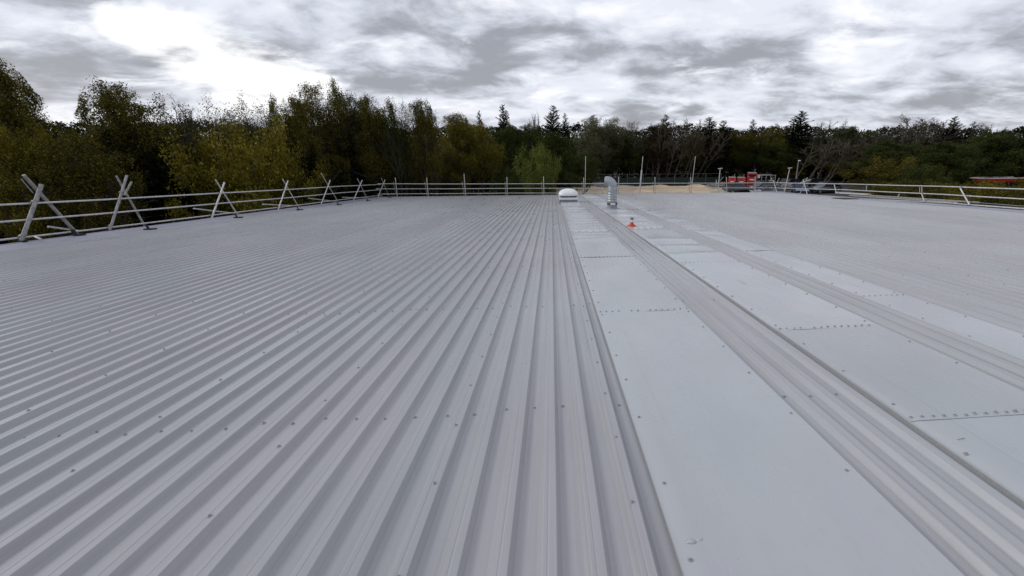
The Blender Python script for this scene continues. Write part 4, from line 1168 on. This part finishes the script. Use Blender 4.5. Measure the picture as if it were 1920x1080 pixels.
# --- centre
tree('conifer_b', 897, 207, 66, 42, 'dark', 'small thin conifer tip standing right of the amber tree')
tree('conifer_a', 942, 196, 64, 74, 'dark', 'pointed black conifer at the centre, left of its twin')
tree('conifer_a', 1033, 198, 66, 78, 'dark', 'bushy-topped black conifer at the centre, above the pale tree')
tree('conifer_b', 1058, 211, 68, 44, 'dark', 'small black conifer tucked right of the bushy-topped one')
tree('round_c', 990, 222, 70, 80, 'green', 'low dark green tree in the dip between the two black ones')
tree('thin_b', 997, 204, 74, 34, 'pale', 'faint thin bare tree top in the dip between the two black conifers')
tree('round_a', 948, 232, 58, 150, 'green', 'dark green leafy tree below the pointed black conifer')
tree('round_a', 1030, 246, 57, 150, 'green', 'green leafy tree behind the lime bush at the centre')
tree('round_b', 1115, 212, 62, 150, 'pale', 'pale silvery green tree behind the flue')
tree('round_b', 1135, 262, 58, 90, 'pale', 'pale drooping crown low in front of the silvery green tree')
tree('round_b', 1075, 280, 54, 120, 'green', 'dark green tree low between the lime bush and the slender pole')
tree('round_a', 1175, 250, 62, 150, 'green', 'dark green tree above the sleeved pole')
tree('bush_c', 1007, 284, 43, 90, 'lime', 'bright lime green willow bush behind the far rail')
tree('bush_b', 955, 316, 46, 80, 'green', 'dull green bush just left of the bright lime one')
tree('thin_a', 1175, 220, 72, 60, 'grey', 'small thin-topped tree right of the silvery green one')
tree('round_c', 1228, 224, 74, 80, 'brown', 'small brown rounded tree left of the brown bare trees')
tree('conifer_b', 1256, 214, 74, 60, 'brown', 'brown-tinged spiky conifer rising behind the bare trees')
tree('bare_a', 1222, 232, 73, 110, 'brown', 'brown bare tree with pale slanting stems, left of three')
tree('bare_a', 1262, 226, 73, 110, 'brown', 'brown bare tree with pale slanting stems, middle of three')
tree('bare_b', 1292, 238, 73, 90, 'brown', 'reddish bare tree with many fine twigs, right of three')
tree('round_a', 1235, 318, 70, 150, 'shade', 'dark bush-like tree under the three bare trees')
tree('conifer_a', 1330, 219, 62, 100, 'dark', 'wide black conifer behind the bare leaning pole')
tree('conifer_a', 1362, 226, 64, 70, 'dark', 'narrower black conifer joined to the wide one on its right')
tree('round_b', 1302, 240, 76, 60, 'olive', 'small mossy green crown in the gap left of the wide black conifer')
tree('conifer_b', 1411, 223, 72, 50, 'brown', 'reddish brown conifer between the black conifers and the mossy trees')
tree('round_c', 1385, 238, 68, 90, 'olive', 'mossy olive tree right of the black conifers')
tree('round_b', 1462, 230, 67, 100, 'olive', 'yellow-green leaning tree left of the big dark conifer')
tree('round_b', 1430, 262, 62, 120, 'green', 'dark green tree behind the red machines')
tree('conifer_a', 1503, 208, 68, 110, 'dark', 'biggest black conifer of the right half')
tree('bush_a', 1470, 300, 61, 70, 'olive', 'small olive bush above the stout plate-topped pole')
tree('round_b', 1500, 268, 64, 120, 'green', 'dark leafy tree under the biggest black conifer')
tree('thin_b', 1545, 220, 72, 90, 'grey', 'bare wispy tree right of the biggest black conifer')
tree('round_c', 1588, 228, 72, 90, 'green', 'dark green rounded tree above the dark grey hatchback')
tree('bare_b', 1530, 268, 69, 110, 'brown', 'brown copse tree with many pale slanting stems above the cars')
tree('bare_b', 1570, 256, 69, 120, 'brown', 'copse tree with pale slanting stems, right of its neighbour above the cars')
tree('round_b', 1610, 240, 70, 120, 'green', 'green leafy tree behind the copse of slanting stems')
tree('thin_b', 1660, 232, 70, 110, 'grey', 'thin wind-bent tree on the right skyline, left of the tallest twigs')
tree('bare_b', 1715, 214, 70, 130, 'brown', 'wind-bent bare tree whose twigs rise highest on the right skyline')
tree('bare_b', 1760, 226, 71, 110, 'brown', 'wind-bent bare tree just left of the paired conifers')
tree('conifer_a', 1795, 218, 70, 76, 'dark', 'larger of the paired black conifers at the right')
tree('conifer_b', 1824, 227, 70, 60, 'dark', 'smaller of the paired black conifers at the right')
tree('bush_c', 1600, 304, 56, 150, 'olive', 'rusty olive thicket behind the right rail, above the dark grey hatchback')
tree('bush_c', 1680, 300, 54, 150, 'olive', 'olive thicket left of the green bush, behind the right rail')
tree('bush_a', 1737, 303, 48, 84, 'green', 'rounded green bush behind the right rail')
tree('round_a', 1680, 262, 62, 190, 'green', 'broad dark green tree under the wind-bent bare trees')
tree('round_a', 1790, 264, 56, 190, 'green', 'broad leafy green tree under the paired conifers')
tree('round_a', 1872, 244, 58, 200, 'green', 'broad brown-green tree at the right skyline')
tree('bush_c', 1850, 286, 58, 180, 'green', 'layered green shrub directly above the red boat hull')
tree('round_b', 1930, 262, 58, 190, 'green', 'green tree cut off by the right edge of the picture')
tree('bush_c', 1750, 343, 44, 140, 'olive', 'rusty hedge bush below the rounded green bush, behind the rails')
tree('bush_c', 1862, 346, 38, 150, 'gold', 'rust-yellow hedge bush in front of the boat hull')
tree('bush_c', 1950, 344, 34, 110, 'olive', 'olive hedge bush at the right edge in front of the boat hull')
tree('bush_c', 1660, 348, 46, 120, 'olive', 'low rusty hedge bush between the hatchback and the rail posts')

# far wood and the undergrowth beneath the trees: one mass each
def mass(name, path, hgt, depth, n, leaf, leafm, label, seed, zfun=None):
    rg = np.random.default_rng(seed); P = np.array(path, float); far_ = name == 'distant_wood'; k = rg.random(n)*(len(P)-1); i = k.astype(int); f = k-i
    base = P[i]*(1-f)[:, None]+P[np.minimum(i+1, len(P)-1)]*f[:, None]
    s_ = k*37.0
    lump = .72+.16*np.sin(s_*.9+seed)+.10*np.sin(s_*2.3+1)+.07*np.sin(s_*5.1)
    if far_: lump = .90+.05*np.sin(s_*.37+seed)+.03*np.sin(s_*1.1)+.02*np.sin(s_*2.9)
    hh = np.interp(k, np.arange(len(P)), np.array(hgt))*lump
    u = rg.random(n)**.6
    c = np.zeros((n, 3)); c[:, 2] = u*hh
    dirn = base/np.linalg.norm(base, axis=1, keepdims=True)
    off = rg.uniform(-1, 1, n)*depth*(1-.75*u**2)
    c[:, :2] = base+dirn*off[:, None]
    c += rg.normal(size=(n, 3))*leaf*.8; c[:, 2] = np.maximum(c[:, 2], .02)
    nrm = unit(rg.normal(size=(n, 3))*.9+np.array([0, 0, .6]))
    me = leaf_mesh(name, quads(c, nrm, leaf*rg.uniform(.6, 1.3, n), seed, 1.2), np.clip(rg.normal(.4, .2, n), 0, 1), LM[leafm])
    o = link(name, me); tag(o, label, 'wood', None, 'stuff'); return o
def path_from(pts): return [tuple(on_y(px, 300, Y))[:2] for px, Y in pts]
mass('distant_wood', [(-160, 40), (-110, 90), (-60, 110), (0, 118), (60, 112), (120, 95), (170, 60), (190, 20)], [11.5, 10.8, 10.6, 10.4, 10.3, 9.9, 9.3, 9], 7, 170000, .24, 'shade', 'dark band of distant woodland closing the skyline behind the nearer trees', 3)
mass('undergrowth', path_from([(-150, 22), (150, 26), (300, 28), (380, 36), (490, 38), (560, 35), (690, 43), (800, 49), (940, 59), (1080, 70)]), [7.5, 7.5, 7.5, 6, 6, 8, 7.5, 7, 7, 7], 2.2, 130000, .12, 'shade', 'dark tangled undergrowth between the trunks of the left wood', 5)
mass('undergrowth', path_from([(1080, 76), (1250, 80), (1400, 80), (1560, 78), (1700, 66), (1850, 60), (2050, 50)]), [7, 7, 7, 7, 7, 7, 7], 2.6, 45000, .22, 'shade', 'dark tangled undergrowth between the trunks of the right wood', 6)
